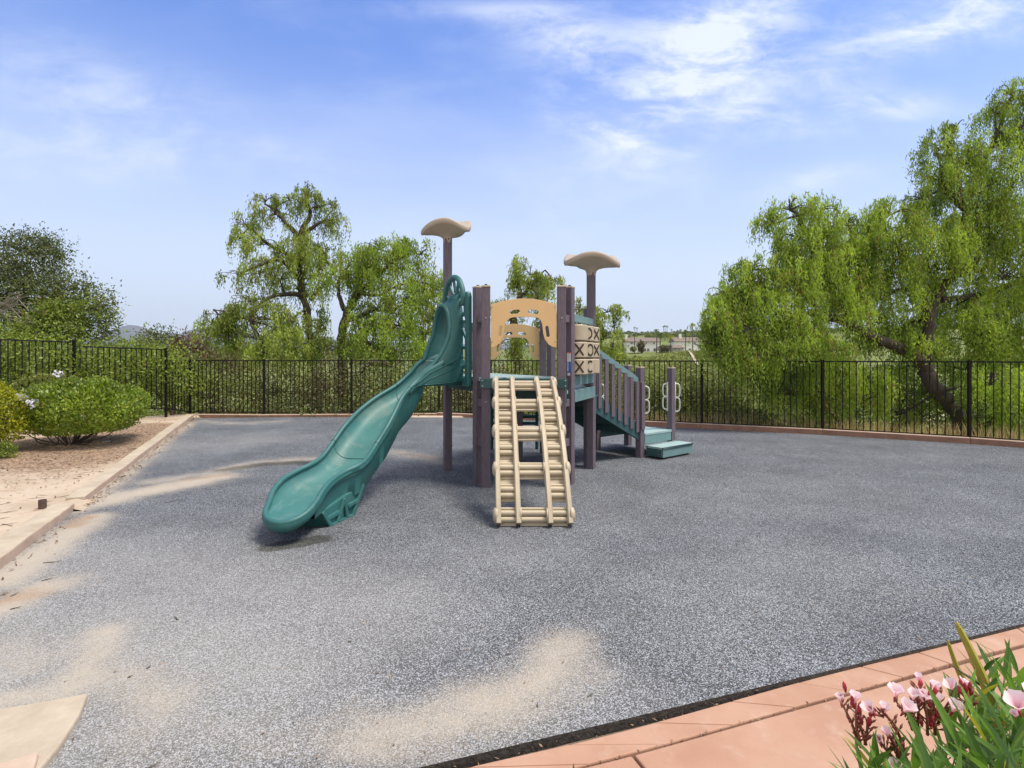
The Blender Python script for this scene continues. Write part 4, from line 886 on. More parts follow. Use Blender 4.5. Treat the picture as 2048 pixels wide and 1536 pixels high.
# stairs: from platform (u=0) up to the tower (u=-1.18), width .05..0.85 in v
ST = link('stairs', None, PS); run = 1.17
for k in range(4):
    u1 = -.02 - k * .285; z_ = .53 + k * .155
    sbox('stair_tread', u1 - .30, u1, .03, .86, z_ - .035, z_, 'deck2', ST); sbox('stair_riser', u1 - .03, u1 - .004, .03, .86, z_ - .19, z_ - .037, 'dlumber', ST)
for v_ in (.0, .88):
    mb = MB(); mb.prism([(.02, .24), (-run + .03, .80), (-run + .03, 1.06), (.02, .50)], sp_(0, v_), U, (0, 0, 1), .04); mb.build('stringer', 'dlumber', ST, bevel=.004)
    rl = MB(); sl = .56 / run; ue = -run + (.08 if v_ < .5 else .5); rl.beam(sp_(-.04, v_, 1.18), sp_(ue, v_, 1.18 + sl * (-ue - .04)), .035, .09); rl.build('stair_rail', 'lumber', ST, bevel=.004)
    for k in range(7 if v_ < .5 else 4):
        u_ = -.10 - k * .145; zt = 1.17 + sl * (-u_ - .04); mb = MB(); mb.beam(sp_(u_, v_ - .03 if v_ < .5 else v_ + .03, zt - .80), sp_(u_, v_ - .03 if v_ < .5 else v_ + .03, zt - .015), .022, .075, up=U); mb.build('baluster', 'post', ST, bevel=.003)
    mb = MB(); vo = v_ - .062 if v_ < .5 else v_ + .062
    mb.beam(sp_(-.005, vo, .44), sp_(-.005, vo, 1.16), .022, .085, up=U); mb.build('baluster', 'post', ST, bevel=.003)
# handholds
def handhold(base, dirv, z0, z1, parent=PS):
    mb = MB(); dv = dirv.normalized(); r_ = .012; W_ = .085; pts = []
    zc = (z0 + z1) / 2; hh_ = (z1 - z0) / 2
    for k_, (s_, cz) in enumerate(((1, zc + hh_ / 2), (-1, zc - hh_ / 2))):
        loop = [(0.012, cz - hh_ * .5 + .02), (.045, cz - hh_ * .5 + .0), (.085, cz - hh_ * .5 + .022), (.095, cz - hh_ * .2), (.095, cz + hh_ * .2), (.085, cz + hh_ * .5 - .022), (.045, cz + hh_ * .5), (.012, cz + hh_ * .5 - .02)]
        mb.tube([base + dv * (a_ + .045) + v3(0, 0, b2_) for a_, b2_ in [tuple(x) for x in cr(loop, 4)]], r_, 8)
    mb.tube([base + dv * .062 + v3(0, 0, z0 - .03), base + dv * .062 + v3(0, 0, z1 + .03)], .014, 8)
    mb.build('handhold', 'white', parent, smooth=True)
handhold(pxy('S1'), v3(1, -.05), .68, 1.10); handhold(pxy('S3'), v3(1, 0), .66, 1.12); handhold(pxy('S3'), v3(-1, -.1), .70, 1.12); handhold(pxy('S2'), v3(1, .3), .68, 1.10)
# ---------------------------------------------------------------- iron fence
FN = thing('iron_fence', 'black iron picket fence running round the far side of the playground', 'fence', tuple(fence_pts[6]))
tops = [P(-330, 655, 9.0).z, P(-60, 670, 10.6).z, P(148, 686, 12.2).z, P(332, 701, 14.0).z] + [1.47] * (len(fence_pts) - 4)
for i, p in enumerate(fence_pts):
    ht = tops[i] + (.05 if i < 4 else .02)
    mb = MB(); mb.box((p.x, p.y, (p.z - .15 + ht) / 2), (.05, .05, ht - p.z + .15)); mb.box((p.x, p.y, ht + .006), (.06, .06, .012)); mb.build('fence_post', 'iron', FN)
    if i == len(fence_pts) - 1: break
    q = fence_pts[i + 1]; mb = MB(); d = (q - p); d.z = 0; ln_ = d.length
    za, zb = (tops[i], tops[i + 1]) if i > 3 else ((tops[i] - .07, tops[i + 1] + .02) if i < 3 else (1.47, 1.47))
    a0, b0 = p.z + .07, q.z + .07
    mb.beam((p.x, p.y, za), (q.x, q.y, zb), .036, .026); mb.beam((p.x, p.y, a0), (q.x, q.y, b0), .036, .026)
    n_ = int(ln_ / .112)
    for k in range(1, n_):
        f = k / n_; x, y = p.x + (q.x - p.x) * f, p.y + (q.y - p.y) * f; z1 = za + (zb - za) * f; z0 = a0 + (b0 - a0) * f; mb.box((x, y, (z0 + z1) / 2), (.017, .017, z1 - z0), math.atan2(q.y - p.y, q.x - p.x))
    mb.build('fence_panel', 'iron', FN)

# ---------------------------------------------------------------- vegetation builders
def pepper(name, label, base, limbs, clumps, mt, leaf=(.13, .03), L0=(.5, 1.3), dens=1.0, per=9, twigs=True, group=None, bark='bark'):
    """limbs: [[(px,py,Y,r),...]] ; clumps: [(px,py,Y,rx,rz,n)] radii in metres"""
    T = thing(name, label, 'tree', tuple(base), group)
    mb = MB()
    for lb in limbs:
        q = cr([(*P(a, b, c), r_) for a, b, c, r_ in lb], 5); pts = [Vector(x[:3]) + Vector((random.gauss(0, x[3] * .18), random.gauss(0, x[3] * .18), random.gauss(0, x[3] * .12))) for x in q]
        mb.tube(pts, [max(.006, float(x[3])) * random.uniform(.9, 1.12) for x in q], 9)
    ends = [P(a, b, c) for lb in limbs for a, b, c, r_ in lb[1:]]
    Vs, Ts = [], []; Tw = mb
    for ci, (px, py, Y, rx, rz, n) in enumerate(clumps):
        c = np.array(P(px, py, Y)); n = int(n * dens)
        ns = max(3, n // 11); ds = rdir(ns); ds[:, 2] = ds[:, 2] * .9 + .15; rs_ = RNG.uniform(.25, 1, ns) ** .5; lum = 1 + .25 * lumps(ds, ci + len(name) * 7, 5, 3.0)
        pick = RNG.integers(0, ns, n); d = ds[pick]; S0 = c + d * np.array([rx, rx * .9, rz]) * (rs_ * lum)[pick][:, None] + RNG.normal(0, 1, (n, 3)) * np.array([.10, .10, .07]) * (.6 + .5 * rx); subt = RNG.normal(0, .21, ns)[pick][:, None]; subl = RNG.uniform(.6, 1.3, ns)[pick]
        ln = RNG.uniform(L0[0], L0[1], n) * subl * min(1, rz * 1.0 + .3); out = d.copy(); out[:, 2] = 0; t_clump = RNG.normal(0, .10)
        k = per; s = np.linspace(0.04, 1, k)[None, :, None]
        sway = out[:, None, :] * .22 * ln[:, None, None]
        pos = S0[:, None, :] + sway * (2 * s - s * s) * 1.0 + np.array([0, 0, -1.])[None, None, :] * ln[:, None, None] * (s ** 1.5) + np.array([0, 0, .10])[None, None, :] * np.sin(s * 3.0) * ln[:, None, None]
        pos = pos + RNG.normal(0, .035, pos.shape) * (leaf[0] / .13)
        D = np.broadcast_to(np.array([0, 0, -1.]), pos.shape) + RNG.normal(0, .5, pos.shape); tt = np.clip(.56 + t_clump + subt + RNG.normal(0, .10, (n, 1)) + RNG.normal(0, .13, (n, k)), 0, .93)
        deadm = RNG.random((n, 1)) < .05; tt = np.where(deadm, .99, tt)
        pos = pos.reshape(-1, 3); m_ = len(pos); keep = RNG.random(m_) < .92
        V, tv = leaves(pos[keep], D.reshape(-1, 3)[keep], rdir(m_)[keep], RNG.uniform(leaf[0] * .7, leaf[0] * 1.35, m_)[keep], RNG.uniform(leaf[1] * .7, leaf[1] * 1.3, m_)[keep], tt.reshape(-1)[keep]); Vs.append(V); Ts.append(tv)
        # branchlets from nearest limb point into the clump
        cv = Vector(c); e = min(ends, key=lambda q_: (q_ - cv).length)
        mid_ = e.lerp(cv, .5) + Vector((random.gauss(0, rx * .15), random.gauss(0, rx * .1), rx * .12)); r0 = .018 + .012 * rx
        mb.tube([Vector(x) for x in cr([tuple(e), tuple(mid_), tuple(cv)], 4)], [r0 * (1.5 - .1 * i) for i in range(9)], 6)
        for j in range(int(7 + rx * 4)):
            dd = Vector(rdir(1)[0]); dd.z = abs(dd.z) * .9 - .1; tip = cv + Vector((dd.x * rx, dd.y * rx, dd.z * rz)) * random.uniform(.75, 1.0); m2 = cv.lerp(tip, .5) + Vector((0, 0, rz * .14)) + Vector(rdir(1)[0]) * .08 * rx
            droop = tip + Vector((dd.x * .1, dd.y * .1, -.2)) * rx
            Tw.tube([Vector(x) for x in cr([tuple(cv), tuple(m2), tuple(tip), tuple(droop)], 3)], [.016 - .0013 * i for i in range(10)], 4, caps=False)
    mb.build('trunk', bark, T, auto=60)
    V = np.concatenate(Vs); np_mesh('crown', V, len(V) // 4, 4, mt, T, {'tint': np.concatenate(Ts)})
    return T
def bush(name, label, cat, c, rad, n, lf, mt, seed=1, shell=.55, lump=.18, group=None, stems=6, up=.35, T=None, jag=0, part='foliage', tintb=.45, flat=0, stemmat='twig'):
    c = np.array(c, float); rad = np.array(rad, float)
    if T is None: T = thing(name, label, cat, (c[0], c[1], c[2] - rad[2]), group)
    d = rdir(n); l = lumps(d, seed, 7, 3.5) ; l2 = lumps(d, seed + 5, 8, 9.0)
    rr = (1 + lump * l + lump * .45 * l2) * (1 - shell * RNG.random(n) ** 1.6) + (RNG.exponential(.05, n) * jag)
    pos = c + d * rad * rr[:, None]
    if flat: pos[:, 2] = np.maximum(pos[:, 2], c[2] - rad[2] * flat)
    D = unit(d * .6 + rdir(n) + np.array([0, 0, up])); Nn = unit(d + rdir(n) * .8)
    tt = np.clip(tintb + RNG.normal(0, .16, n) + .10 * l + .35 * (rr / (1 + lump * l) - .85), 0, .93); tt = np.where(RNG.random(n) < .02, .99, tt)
    V, tv = leaves(pos, D, Nn, RNG.uniform(lf[0] * .7, lf[0] * 1.3, n), RNG.uniform(lf[1] * .7, lf[1] * 1.3, n), tt); np_mesh(part, V, n, 4, mt, T, {'tint': tv})
    if stems:
        mb = MB(); b0 = Vector((c[0], c[1], c[2] - rad[2]))
        for i in range(stems):
            dd = Vector(rdir(1)[0]); dd.z = abs(dd.z) * .6 + .25; tip = Vector(c) + Vector((dd.x * rad[0], dd.y * rad[1], dd.z * rad[2])) * .8; mid_ = b0.lerp(tip, .4) + Vector((dd.x, dd.y, 0)) * rad[0] * .15 + Vector(rdir(1)[0]) * .05 * rad[0]
            r0 = .012 + .012 * float(rad[0]); mb.tube([Vector(x) for x in cr([(b0.x + dd.x * .05, b0.y + dd.y * .05, b0.z - .1), tuple(mid_), tuple(tip)], 4)], [r0 * (1 - .09 * i_) for i_ in range(9)], 6)
        mb.build('stems', stemmat, T)
    return T

# ---------------------------------------------------------------- pepper trees
pepper('pepper_tree', 'tall airy pepper tree behind the slide, leftmost of the weeping trees', P(640, 850, 21),
       [[(640, 860, 21, .22), (632, 760, 21, .18), (622, 690, 21, .15), (612, 620, 21, .13), (600, 560, 21, .12), (600, 505, 21, .10), (600, 470, 21, .11), (620, 430, 21, .07), (612, 395, 21, .04)],
        [(600, 475, 21, .10), (575, 450, 21, .07), (548, 420, 21, .05), (530, 408, 21, .03)], [(605, 470, 21, .09), (640, 445, 21.3, .06), (665, 440, 21.5, .04)],
        [(600, 560, 21, .10), (560, 520, 20.6, .08), (510, 535, 20.4, .05), (475, 550, 20.2, .03)], [(615, 590, 21, .10), (570, 588, 20.5, .08), (530, 600, 20, .06), (500, 640, 19.6, .04)],
        [(600, 520, 21, .08), (540, 490, 21, .06), (500, 455, 21, .04)], [(620, 600, 21, .08), (655, 560, 21, .05), (670, 540, 21, .03)], [(500, 640, 19.6, .04), (460, 625, 19.6, .03), (430, 620, 19.6, .02)]],
       [(615, 392, 21, .55, .5, 170), (640, 415, 21, .75, .6, 260), (665, 450, 21.3, .45, .6, 120), (530, 405, 21, .55, .45, 150), (578, 400, 21.3, .3, .35, 50), (548, 430, 21, .4, .4, 90), (490, 450, 21, .6, .5, 150), (475, 480, 21, .35, .45, 70),
        (520, 490, 20.8, .8, .55, 190), (610, 500, 21, .9, .9, 430), (575, 520, 20.8, .8, .7, 260), (650, 510, 21.3, .7, .7, 220), (560, 560, 20.6, .9, .6, 240), (480, 550, 20.2, .7, .4, 90), (515, 535, 20.3, .6, .4, 110), (625, 560, 21, .7, .8, 230),
        (505, 605, 19.8, .8, .5, 230), (540, 640, 19.8, .9, .6, 280), (480, 640, 19.6, .8, .6, 260), (440, 630, 19.6, .6, .4, 120), (515, 680, 19.5, 1.1, .6, 360), (450, 675, 19.5, .6, .5, 120), (585, 650, 20.2, .7, .7, 180), (640, 660, 20.5, .7, .7, 190), (590, 700, 20, 1.1, .5, 300), (540, 710, 19.5, .8, .4, 200), (640, 700, 19.8, .8, .6, 200), (425, 650, 19.5, .5, .5, 150), (570, 670, 19.6, .7, .5, 160)],
       'pepper', (.13, .036), (.4, 1.05), .72, 10)
pepper('pepper_tree', 'spreading pepper tree just left of the slide hood, with yellow-green tresses', P(690, 850, 19.5),
       [[(686, 860, 19.5, .20), (684, 760, 19.5, .17), (684, 690, 19.5, .15), (688, 640, 19.5, .13), (700, 608, 19.5, .12), (715, 588, 19.5, .12), (735, 570, 19.5, .09), (760, 545, 19.5, .06), (790, 520, 19.5, .04), (808, 500, 19.5, .02)],
        [(690, 640, 19.5, .10), (715, 635, 19.2, .08), (745, 622, 19, .05), (790, 620, 19, .03)], [(688, 620, 19.5, .09), (678, 590, 19.7, .07), (680, 555, 20, .05), (700, 530, 20, .03)],
        [(720, 585, 19.5, .07), (760, 590, 19, .05), (800, 570, 19, .04), (850, 565, 19, .03)], [(690, 700, 19.5, .12), (720, 670, 19.1, .08), (770, 650, 18.8, .04)], [(720, 745, 17.6, .07), (735, 730, 17.4, .09), (760, 725, 17.5, .06), (790, 735, 17.6, .03)]],
       [(760, 500, 19.5, .8, .5, 260), (735, 520, 19.7, .7, .5, 200), (810, 490, 19.5, .5, .4, 120), (840, 510, 19.5, .4, .5, 90), (700, 530, 20, .6, .5, 150), (790, 530, 19.4, .9, .6, 260), (690, 560, 19.8, .8, .5, 230), (740, 560, 19.4, .9, .6, 300), (850, 560, 19.2, .7, .6, 210),
        (800, 580, 19, .9, .6, 280), (870, 580, 19, .5, .5, 120), (830, 620, 18.8, 1.0, .7, 330), (760, 620, 18.8, .9, .6, 260), (720, 650, 19, .6, .4, 120), (780, 660, 18.5, 1.1, .7, 400), (850, 670, 18.4, .9, .7, 330), (740, 690, 18.5, .8, .5, 220), (800, 705, 18.2, 1.0, .4, 280), (690, 700, 18.8, .8, .4, 200), (870, 640, 18.5, .5, .6, 120), (715, 600, 19.4, .5, .4, 60)],
       'pepper2', (.13, .036), (.45, 1.15), .8, 10)
pepper('pepper_tree', 'smaller distant pepper tree seen above and through the buff arch panel', P(1035, 800, 24),
       [[(1034, 800, 24, .24), (1032, 720, 24, .2), (1028, 660, 24, .17), (1030, 620, 24, .14), (1040, 590, 24, .1), (1035, 560, 24, .07), (1030, 535, 24, .04)], [(1035, 600, 24, .08), (1060, 575, 24, .06), (1080, 550, 24, .04), (1090, 540, 24, .02)],
        [(1032, 690, 24, .1), (1090, 665, 23.6, .07), (1150, 650, 23.4, .045), (1195, 630, 23.2, .03), (1225, 622, 23, .015)], [(1030, 640, 24, .09), (1000, 625, 24, .06), (985, 620, 24, .04)]],
       [(1030, 530, 24, .5, .4, 110), (1060, 550, 24, .75, .6, 250), (1035, 575, 24, .6, .5, 150), (1090, 570, 24, .7, .6, 190), (1110, 565, 24, .4, .4, 60), (1075, 600, 23.8, .8, .5, 200), (1020, 620, 24, .7, .5, 150), (985, 620, 24, .4, .3, 50), (1000, 690, 23.5, 1., .6, 240), (1060, 680, 23.5, 1.1, .7, 320), (1100, 640, 23.4, .7, .6, 180),
        (1160, 620, 23.3, .7, .5, 150), (1215, 625, 23, .5, .4, 90), (1235, 640, 23, .35, .4, 40), (1190, 645, 23, .7, .6, 200), (1205, 680, 22.8, .8, .7, 300), (1150, 680, 23, .9, .7, 300), (1225, 700, 22.6, .6, .5, 150), (1040, 740, 23, 1.2, .5, 240), (1180, 730, 22.6, 1.0, .5, 260)],
       'pepper', (.15, .04), (.4, 1.0), .7, 9)
big_limbs = [[(1965, 930, 12.9, .20), (1935, 870, 12.9, .18), (1905, 820, 13, .16), (1880, 785, 13, .15), (1855, 765, 13, .14)],
             [(1870, 780, 13, .15), (1850, 735, 13, .16), (1855, 690, 13, .14), (1860, 640, 13, .12), (1875, 590, 13.2, .10), (1905, 555, 13.2, .09), (1945, 530, 13.2, .07), (1960, 500, 13.3, .04)],
             [(1860, 745, 13, .14), (1825, 710, 12.9, .13), (1790, 692, 12.8, .12), (1740, 672, 12.6, .10), (1690, 645, 12.4, .09), (1640, 630, 12.2, .07), (1590, 630, 12.1, .05), (1540, 660, 12, .035), (1500, 690, 12, .02)],
             [(1640, 630, 12.2, .06), (1622, 590, 12.3, .05), (1610, 545, 12.4, .04), (1625, 500, 12.5, .03), (1600, 430, 12.6, .02)], [(1860, 640, 13, .08), (1840, 580, 13, .07), (1820, 530, 13, .05), (1790, 490, 13, .035), (1770, 460, 13, .02)],
             [(1905, 555, 13.2, .06), (1925, 480, 13.4, .06), (1930, 420, 13.5, .05), (1960, 340, 13.6, .05), (1995, 270, 13.6, .04), (2018, 200, 13.6, .025)], [(1930, 420, 13.5, .05), (1890, 380, 13.5, .035), (1880, 320, 13.5, .02)],
             [(1880, 600, 13.2, .08), (1960, 590, 13.3, .07), (2040, 560, 13.4, .06), (2120, 520, 13.5, .04)], [(1940, 690, 13.5, .1), (2010, 640, 13.6, .08), (2080, 600, 13.6, .06)], [(1690, 860, 11.9, .02), (1660, 820, 11.9, .03), (1650, 800, 12, .03), (1680, 770, 12.2, .02)]]
big_cl = [(1580, 420, 12.6, .5, .35, 170), (1545, 450, 12.6, .28, .4, 80), (1630, 430, 12.5, .5, .45, 260), (1655, 470, 12.5, .35, .45, 130), (1600, 480, 12.5, .55, .5, 330), (1570, 510, 12.4, .4, .4, 200), (1640, 530, 12.4, .6, .5, 380), (1500, 540, 12.3, .45, .35, 220), (1540, 560, 12.3, .5, .4, 300), (1590, 570, 12.2, .6, .5, 430),
          (1450, 590, 12.2, .4, .35, 170), (1490, 610, 12.1, .55, .4, 330), (1440, 640, 12, .4, .4, 220), (1425, 690, 12, .22, .3, 60), (1540, 630, 12, .65, .45, 480), (1480, 670, 11.9, .55, .4, 330), (1600, 640, 12, .55, .4, 330), (1570, 690, 11.8, .6, .3, 330), (1640, 700, 11.9, .6, .35, 330), (1520, 710, 11.8, .6, .3, 300), (1450, 715, 11.9, .35, .25, 120),
          (1700, 500, 12.8, .5, .4, 300), (1735, 470, 12.9, .5, .4, 320), (1780, 430, 13, .55, .5, 400), (1700, 560, 12.7, .7, .55, 560), (1760, 520, 12.9, .8, .6, 650), (1820, 470, 13, .7, .6, 550), (1690, 620, 12.5, .6, .5, 400), (1760, 600, 13.3, .8, .6, 650), (1830, 560, 13.5, .8, .7, 650), (1720, 680, 13.2, .6, .35, 260), (1800, 660, 13.7, .7, .4, 400),
          (1880, 300, 13.5, .45, .4, 250), (1910, 260, 13.5, .3, .3, 90), (1880, 360, 13.5, .5, .5, 340), (1850, 400, 13.4, .4, .4, 220), (1930, 330, 13.5, .6, .5, 400), (1990, 230, 13.6, .35, .4, 150), (2020, 190, 13.6, .35, .5, 190), (2040, 260, 13.6, .5, .6, 330), (2090, 200, 13.8, .5, .7, 330), (1980, 300, 13.6, .6, .6, 430), (1930, 420, 13.5, .8, .7, 700), (2020, 380, 13.5, .9, .8, 800), (2100, 330, 13.8, .8, .8, 500),
          (1890, 480, 13.3, .7, .6, 550), (1980, 480, 13.4, .8, .7, 700), (2060, 480, 13.5, .9, .8, 750), (1900, 620, 13.9, .7, .6, 400), (1980, 600, 13.6, .8, .7, 550), (2060, 620, 13.6, .9, .8, 650), (1960, 690, 13.8, .9, .6, 500), (2040, 710, 13.6, .9, .6, 600), (1860, 700, 13.8, .7, .4, 250), (2120, 560, 13.8, .9, .9, 500), (2130, 420, 13.8, .9, .9, 500), (2120, 720, 13.2, .9, .8, 450)]
big_cl += [(1690, 450, 12.8, .35, .3, 150), (1665, 500, 12.7, .4, .4, 220), (1660, 570, 12.5, .5, .4, 300), (1940, 640, 13.0, .6, .45, 330), (1835, 690, 12.8, .5, .3, 200), (1450, 660, 12, .5, .35, 260), (1500, 570, 12.2, .45, .4, 240), (1430, 630, 12.1, .35, .3, 120), (2010, 560, 13.2, .7, .6, 380), (1880, 540, 13.2, .6, .5, 320)]
# curtains hanging below the fence top
big_cl += [(1500, 735, 12.4, .5, .3, 170), (1560, 745, 12.3, .5, .35, 260), (1620, 750, 12.2, .5, .4, 320), (1690, 750, 12.2, .5, .4, 300), (1740, 760, 12.4, .5, .4, 260), (1590, 790, 12.2, .5, .3, 220), (1660, 800, 12.2, .5, .3, 200), (1730, 800, 12.6, .5, .3, 170), (1800, 740, 14, .6, .4, 200), (1850, 790, 13.6, .6, .4, 160), (1980, 770, 12.3, .5, .4, 260), (2040, 790, 12.1, .5, .5, 300), (1930, 740, 14.1, .7, .4, 240), (2090, 800, 11.8, .5, .5, 200), (1800, 830, 13.4, .6, .3, 130), (1990, 840, 12.4, .5, .3, 150)]
pepper('pepper_tree', 'huge weeping pepper tree leaning in from the right behind the fence', P(1965, 930, 12.9), big_limbs, big_cl, 'pepper2', (.09, .022), (.35, .95), .78, 13)

# ---------------------------------------------------------------- shrubs beyond the fence
def gz(x, y): return on_ground(x, y)
def bush_at(px, py, Y, wpx, hpx, n, mt, label, lf=(.09, .045), depth=None, name='shrub', cat='shrub', group='wild shrubs beyond the fence', seed=None, **kw):
    c = P(px, py, Y); rx = wpx / 2 / F * Y; rz = hpx / 2 / F * Y; return bush(name, label, cat, tuple(c), (rx, depth or min(rx, 1.6), rz), n, lf, mt, seed or int(px + py), group=group, **kw)
LS_ = [(450, 800, 17, 190, 120, 4600, 'brush', 'brown-green scrub bush behind the fence at the foot of the leftmost pepper tree'), (560, 785, 17.2, 190, 130, 6500, 'scrub', 'olive scrub bush filling the fence left of the slide'),
       (665, 790, 17.2, 170, 130, 6000, 'brush', 'yellow-green scrub bush behind the fence under the pepper trunk'), (770, 785, 17, 180, 140, 6500, 'scrub', 'dense scrub bush behind the fence just left of the slide chute'), (860, 790, 17, 150, 130, 5000, 'scrub', 'scrub bush behind the fence under the slide hood'),
       (620, 825, 16.2, 260, 60, 3500, 'oak', 'low dark shrub at the fence foot left of the slide'), (820, 825, 16.1, 220, 55, 3000, 'oak', 'low dark shrub at the fence foot behind the slide'),
       (960, 790, 16.5, 170, 140, 5200, 'brush', 'scrub bush behind the fence seen past the climber'), (1080, 790, 16.2, 170, 130, 5000, 'scrub', 'scrub bush behind the fence seen under the deck'),
       (1190, 775, 16.8, 150, 130, 5200, 'lush', 'bright green bush behind the stair railing'), (1270, 800, 15.5, 160, 90, 4500, 'scrub', 'scrub bush behind the stair-foot posts'), (1370, 795, 15, 180, 110, 6000, 'scrub', 'olive bush behind the fence right of the last plum post'),
       (1440, 800, 14.5, 160, 100, 4800, 'scrub', 'rounded olive bush behind the fence where the big tree begins'), (1330, 835, 14.6, 240, 44, 3600, 'oak', 'low dark shrub along the fence foot right of the steps'), (1475, 838, 13.8, 170, 50, 3000, 'oak', 'low dark shrub along the fence foot under the big tree edge'),
       (1780, 800, 14.6, 220, 110, 4000, 'scrub', 'light shrub seen behind the big tree trunk'), (1735, 775, 13.6, 70, 50, 900, 'gold', 'golden-leaved shrub glowing behind the big tree branches'), (1640, 830, 14.4, 200, 80, 3000, 'scrub', 'shrub behind the fence under the hanging green curtain'), (2000, 820, 15, 220, 120, 4500, 'lush', 'green shrub behind the fence at the right edge'), (1880, 820, 15.5, 200, 120, 3500, 'oak', 'dark shrub behind the leaning trunk')]
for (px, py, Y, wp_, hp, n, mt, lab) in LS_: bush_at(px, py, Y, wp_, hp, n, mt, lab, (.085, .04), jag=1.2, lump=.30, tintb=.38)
# left side hedge and trees
for (px, py, Y, wp_, hp, n, mt, lab, lf) in [
    (60, 745, 12.6, 300, 150, 9000, 'lush', 'bright green hedge behind the fence at the left edge', (.08, .042)), (230, 750, 14.2, 260, 130, 9000, 'lush', 'bright green hedge behind the fence above the clipped shrub', (.08, .042)),
    (350, 765, 15.8, 190, 120, 6500, 'lush', 'green hedge where the fence turns the corner', (.08, .042)), (-60, 750, 11.6, 200, 190, 5000, 'lush', 'green hedge leaving the frame at the left', (.08, .042)),
    (430, 745, 18, 130, 90, 3500, 'brush', 'twiggy brown bush left of the leftmost pepper tree', (.08, .035)), (320, 700, 24, 90, 90, 3200, 'oak', 'dark pointed shrub standing before the distant hill', (.12, .055)),
    (385, 700, 24, 80, 76, 2200, 'red_leaf', 'reddish brown shrub in the gap left of the pepper trees', (.12, .055)), (440, 705, 26, 90, 70, 2200, 'oak', 'dark shrub at the edge of the pepper trees', (.12, .055)), (270, 712, 21, 110, 60, 2600, 'lush', 'fresh green shrub rising behind the hedge', (.1, .05)),
    (500, 712, 25, 130, 50, 1800, 'lush', 'pale green bush below the leftmost pepper tree', (.12, .055))]:
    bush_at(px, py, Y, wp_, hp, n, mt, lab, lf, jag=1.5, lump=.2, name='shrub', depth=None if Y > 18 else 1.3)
T = thing('oak_tree', 'dark rounded evergreen tree rising over the hedge at the left edge', 'tree', tuple(P(40, 800, 17)))
mb = MB()
for lb in ([(40, 800, 17, .22), (35, 700, 17, .18), (45, 620, 17, .12), (60, 540, 17, .06)], [(38, 690, 17, .12), (90, 630, 16.8, .07), (150, 600, 16.6, .03)], [(40, 650, 17, .1), (10, 600, 17, .06), (-20, 560, 17, .04)], [(90, 640, 16.8, .06), (170, 620, 16.4, .03), (215, 610, 16.2, .015)]):
    q = cr([(*P(a, b_, c), r_) for a, b_, c, r_ in lb], 4); mb.tube([Vector(x[:3]) for x in q], [float(x[3]) for x in q], 8)
mb.build('trunk', 'bark', T, smooth=True)
for (px, py, Y, wp_, hp, n, mt, jg) in [(60, 525, 17, 130, 110, 4200, 'oak', 2), (10, 570, 17, 150, 130, 4500, 'oak', 1.5), (90, 500, 17.2, 60, 50, 900, 'oak', 2.5), (50, 488, 17.2, 90, 40, 900, 'oak', 2.5), (112, 510, 17, 40, 16, 120, 'oak', 3), (75, 600, 16.6, 190, 110, 5200, 'oak', 1.5), (140, 600, 16.4, 130, 100, 3000, 'oak', 2), (160, 640, 16, 130, 100, 3000, 'lush', 2), (40, 650, 16, 220, 90, 4200, 'oak', 1.5), (195, 655, 16, 80, 90, 1000, 'oak', 3.5), (205, 610, 16.2, 60, 60, 260, 'oak', 4), (-60, 560, 17, 140, 200, 3500, 'oak', 2), (95, 665, 15.2, 150, 70, 3200, 'lush', 2.2), (120, 620, 15.4, 70, 40, 900, 'lush', 2.2)]:
    c = P(px, py, Y); rx = wp_ / 2 / F * Y; bush(None, None, None, tuple(c), (rx, rx * .8, hp / 2 / F * Y), n, (.085, .042), mt, int(px * 3 + py), T=T, part='crown', stems=0, jag=jg, lump=.28, tintb=.42)
mb = MB()
for i in range(26):
    a = P(random.uniform(-30, 10), random.uniform(600, 640), 15); b_ = P(random.uniform(20, 75), random.uniform(585, 650), 15 - random.random()); m_ = a.lerp(b_, .5) + Vector((0, 0, random.uniform(-.1, .2))); mb.tube([Vector(x) for x in cr([tuple(a), tuple(m_), tuple(b_)], 3)], .009, 4)
for i in range(22):
    a = P(random.uniform(175, 205), random.uniform(600, 690), 16); b_ = a + Vector((random.uniform(.1, .6), 0, random.uniform(.1, .6))); mb.tube([a, a.lerp(b_, .5) + Vector((0, 0, .05)), b_], .007, 4)
o = mb.build('bare_twigs', 'pale_twig', T)

# ---------------------------------------------------------------- shrubs in the near dirt bed
c = P(165, 814, 9.7)
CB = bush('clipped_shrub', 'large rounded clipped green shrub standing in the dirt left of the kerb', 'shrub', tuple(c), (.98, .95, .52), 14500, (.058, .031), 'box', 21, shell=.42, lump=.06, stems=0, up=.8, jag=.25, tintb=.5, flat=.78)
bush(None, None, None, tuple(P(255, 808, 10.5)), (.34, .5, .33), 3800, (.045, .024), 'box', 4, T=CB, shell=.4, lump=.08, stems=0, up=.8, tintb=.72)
mb = MB(); b0 = G(140, 884, .1)
for i in range(30):
    a_ = random.uniform(0, 6.28); rr_ = random.uniform(.15, .8); tip = Vector((b0.x + math.cos(a_) * rr_, b0.y + math.sin(a_) * rr_, random.uniform(.42, .6))); mid_ = Vector((b0.x + math.cos(a_ + random.gauss(0, .5)) * rr_ * .6, b0.y + math.sin(a_) * rr_ * .6, .1 + random.random() * .2))
    mb.tube([Vector(x) for x in cr([(b0.x + math.cos(a_) * .04, b0.y + math.sin(a_) * .04, .04), tuple(mid_), tuple(tip)], 4)], [.013 - .001 * k for k in range(9)], 6)
mb.build('stems', 'bark', CB)
bush('golden_shrub', 'yellow-topped shrub cut off by the left edge of the frame', 'shrub', tuple(P(-25, 830, 8.6)), (.55, .5, .52), 8500, (.045, .024), 'gold', 9, shell=.4, lump=.1, up=.8, stems=8)
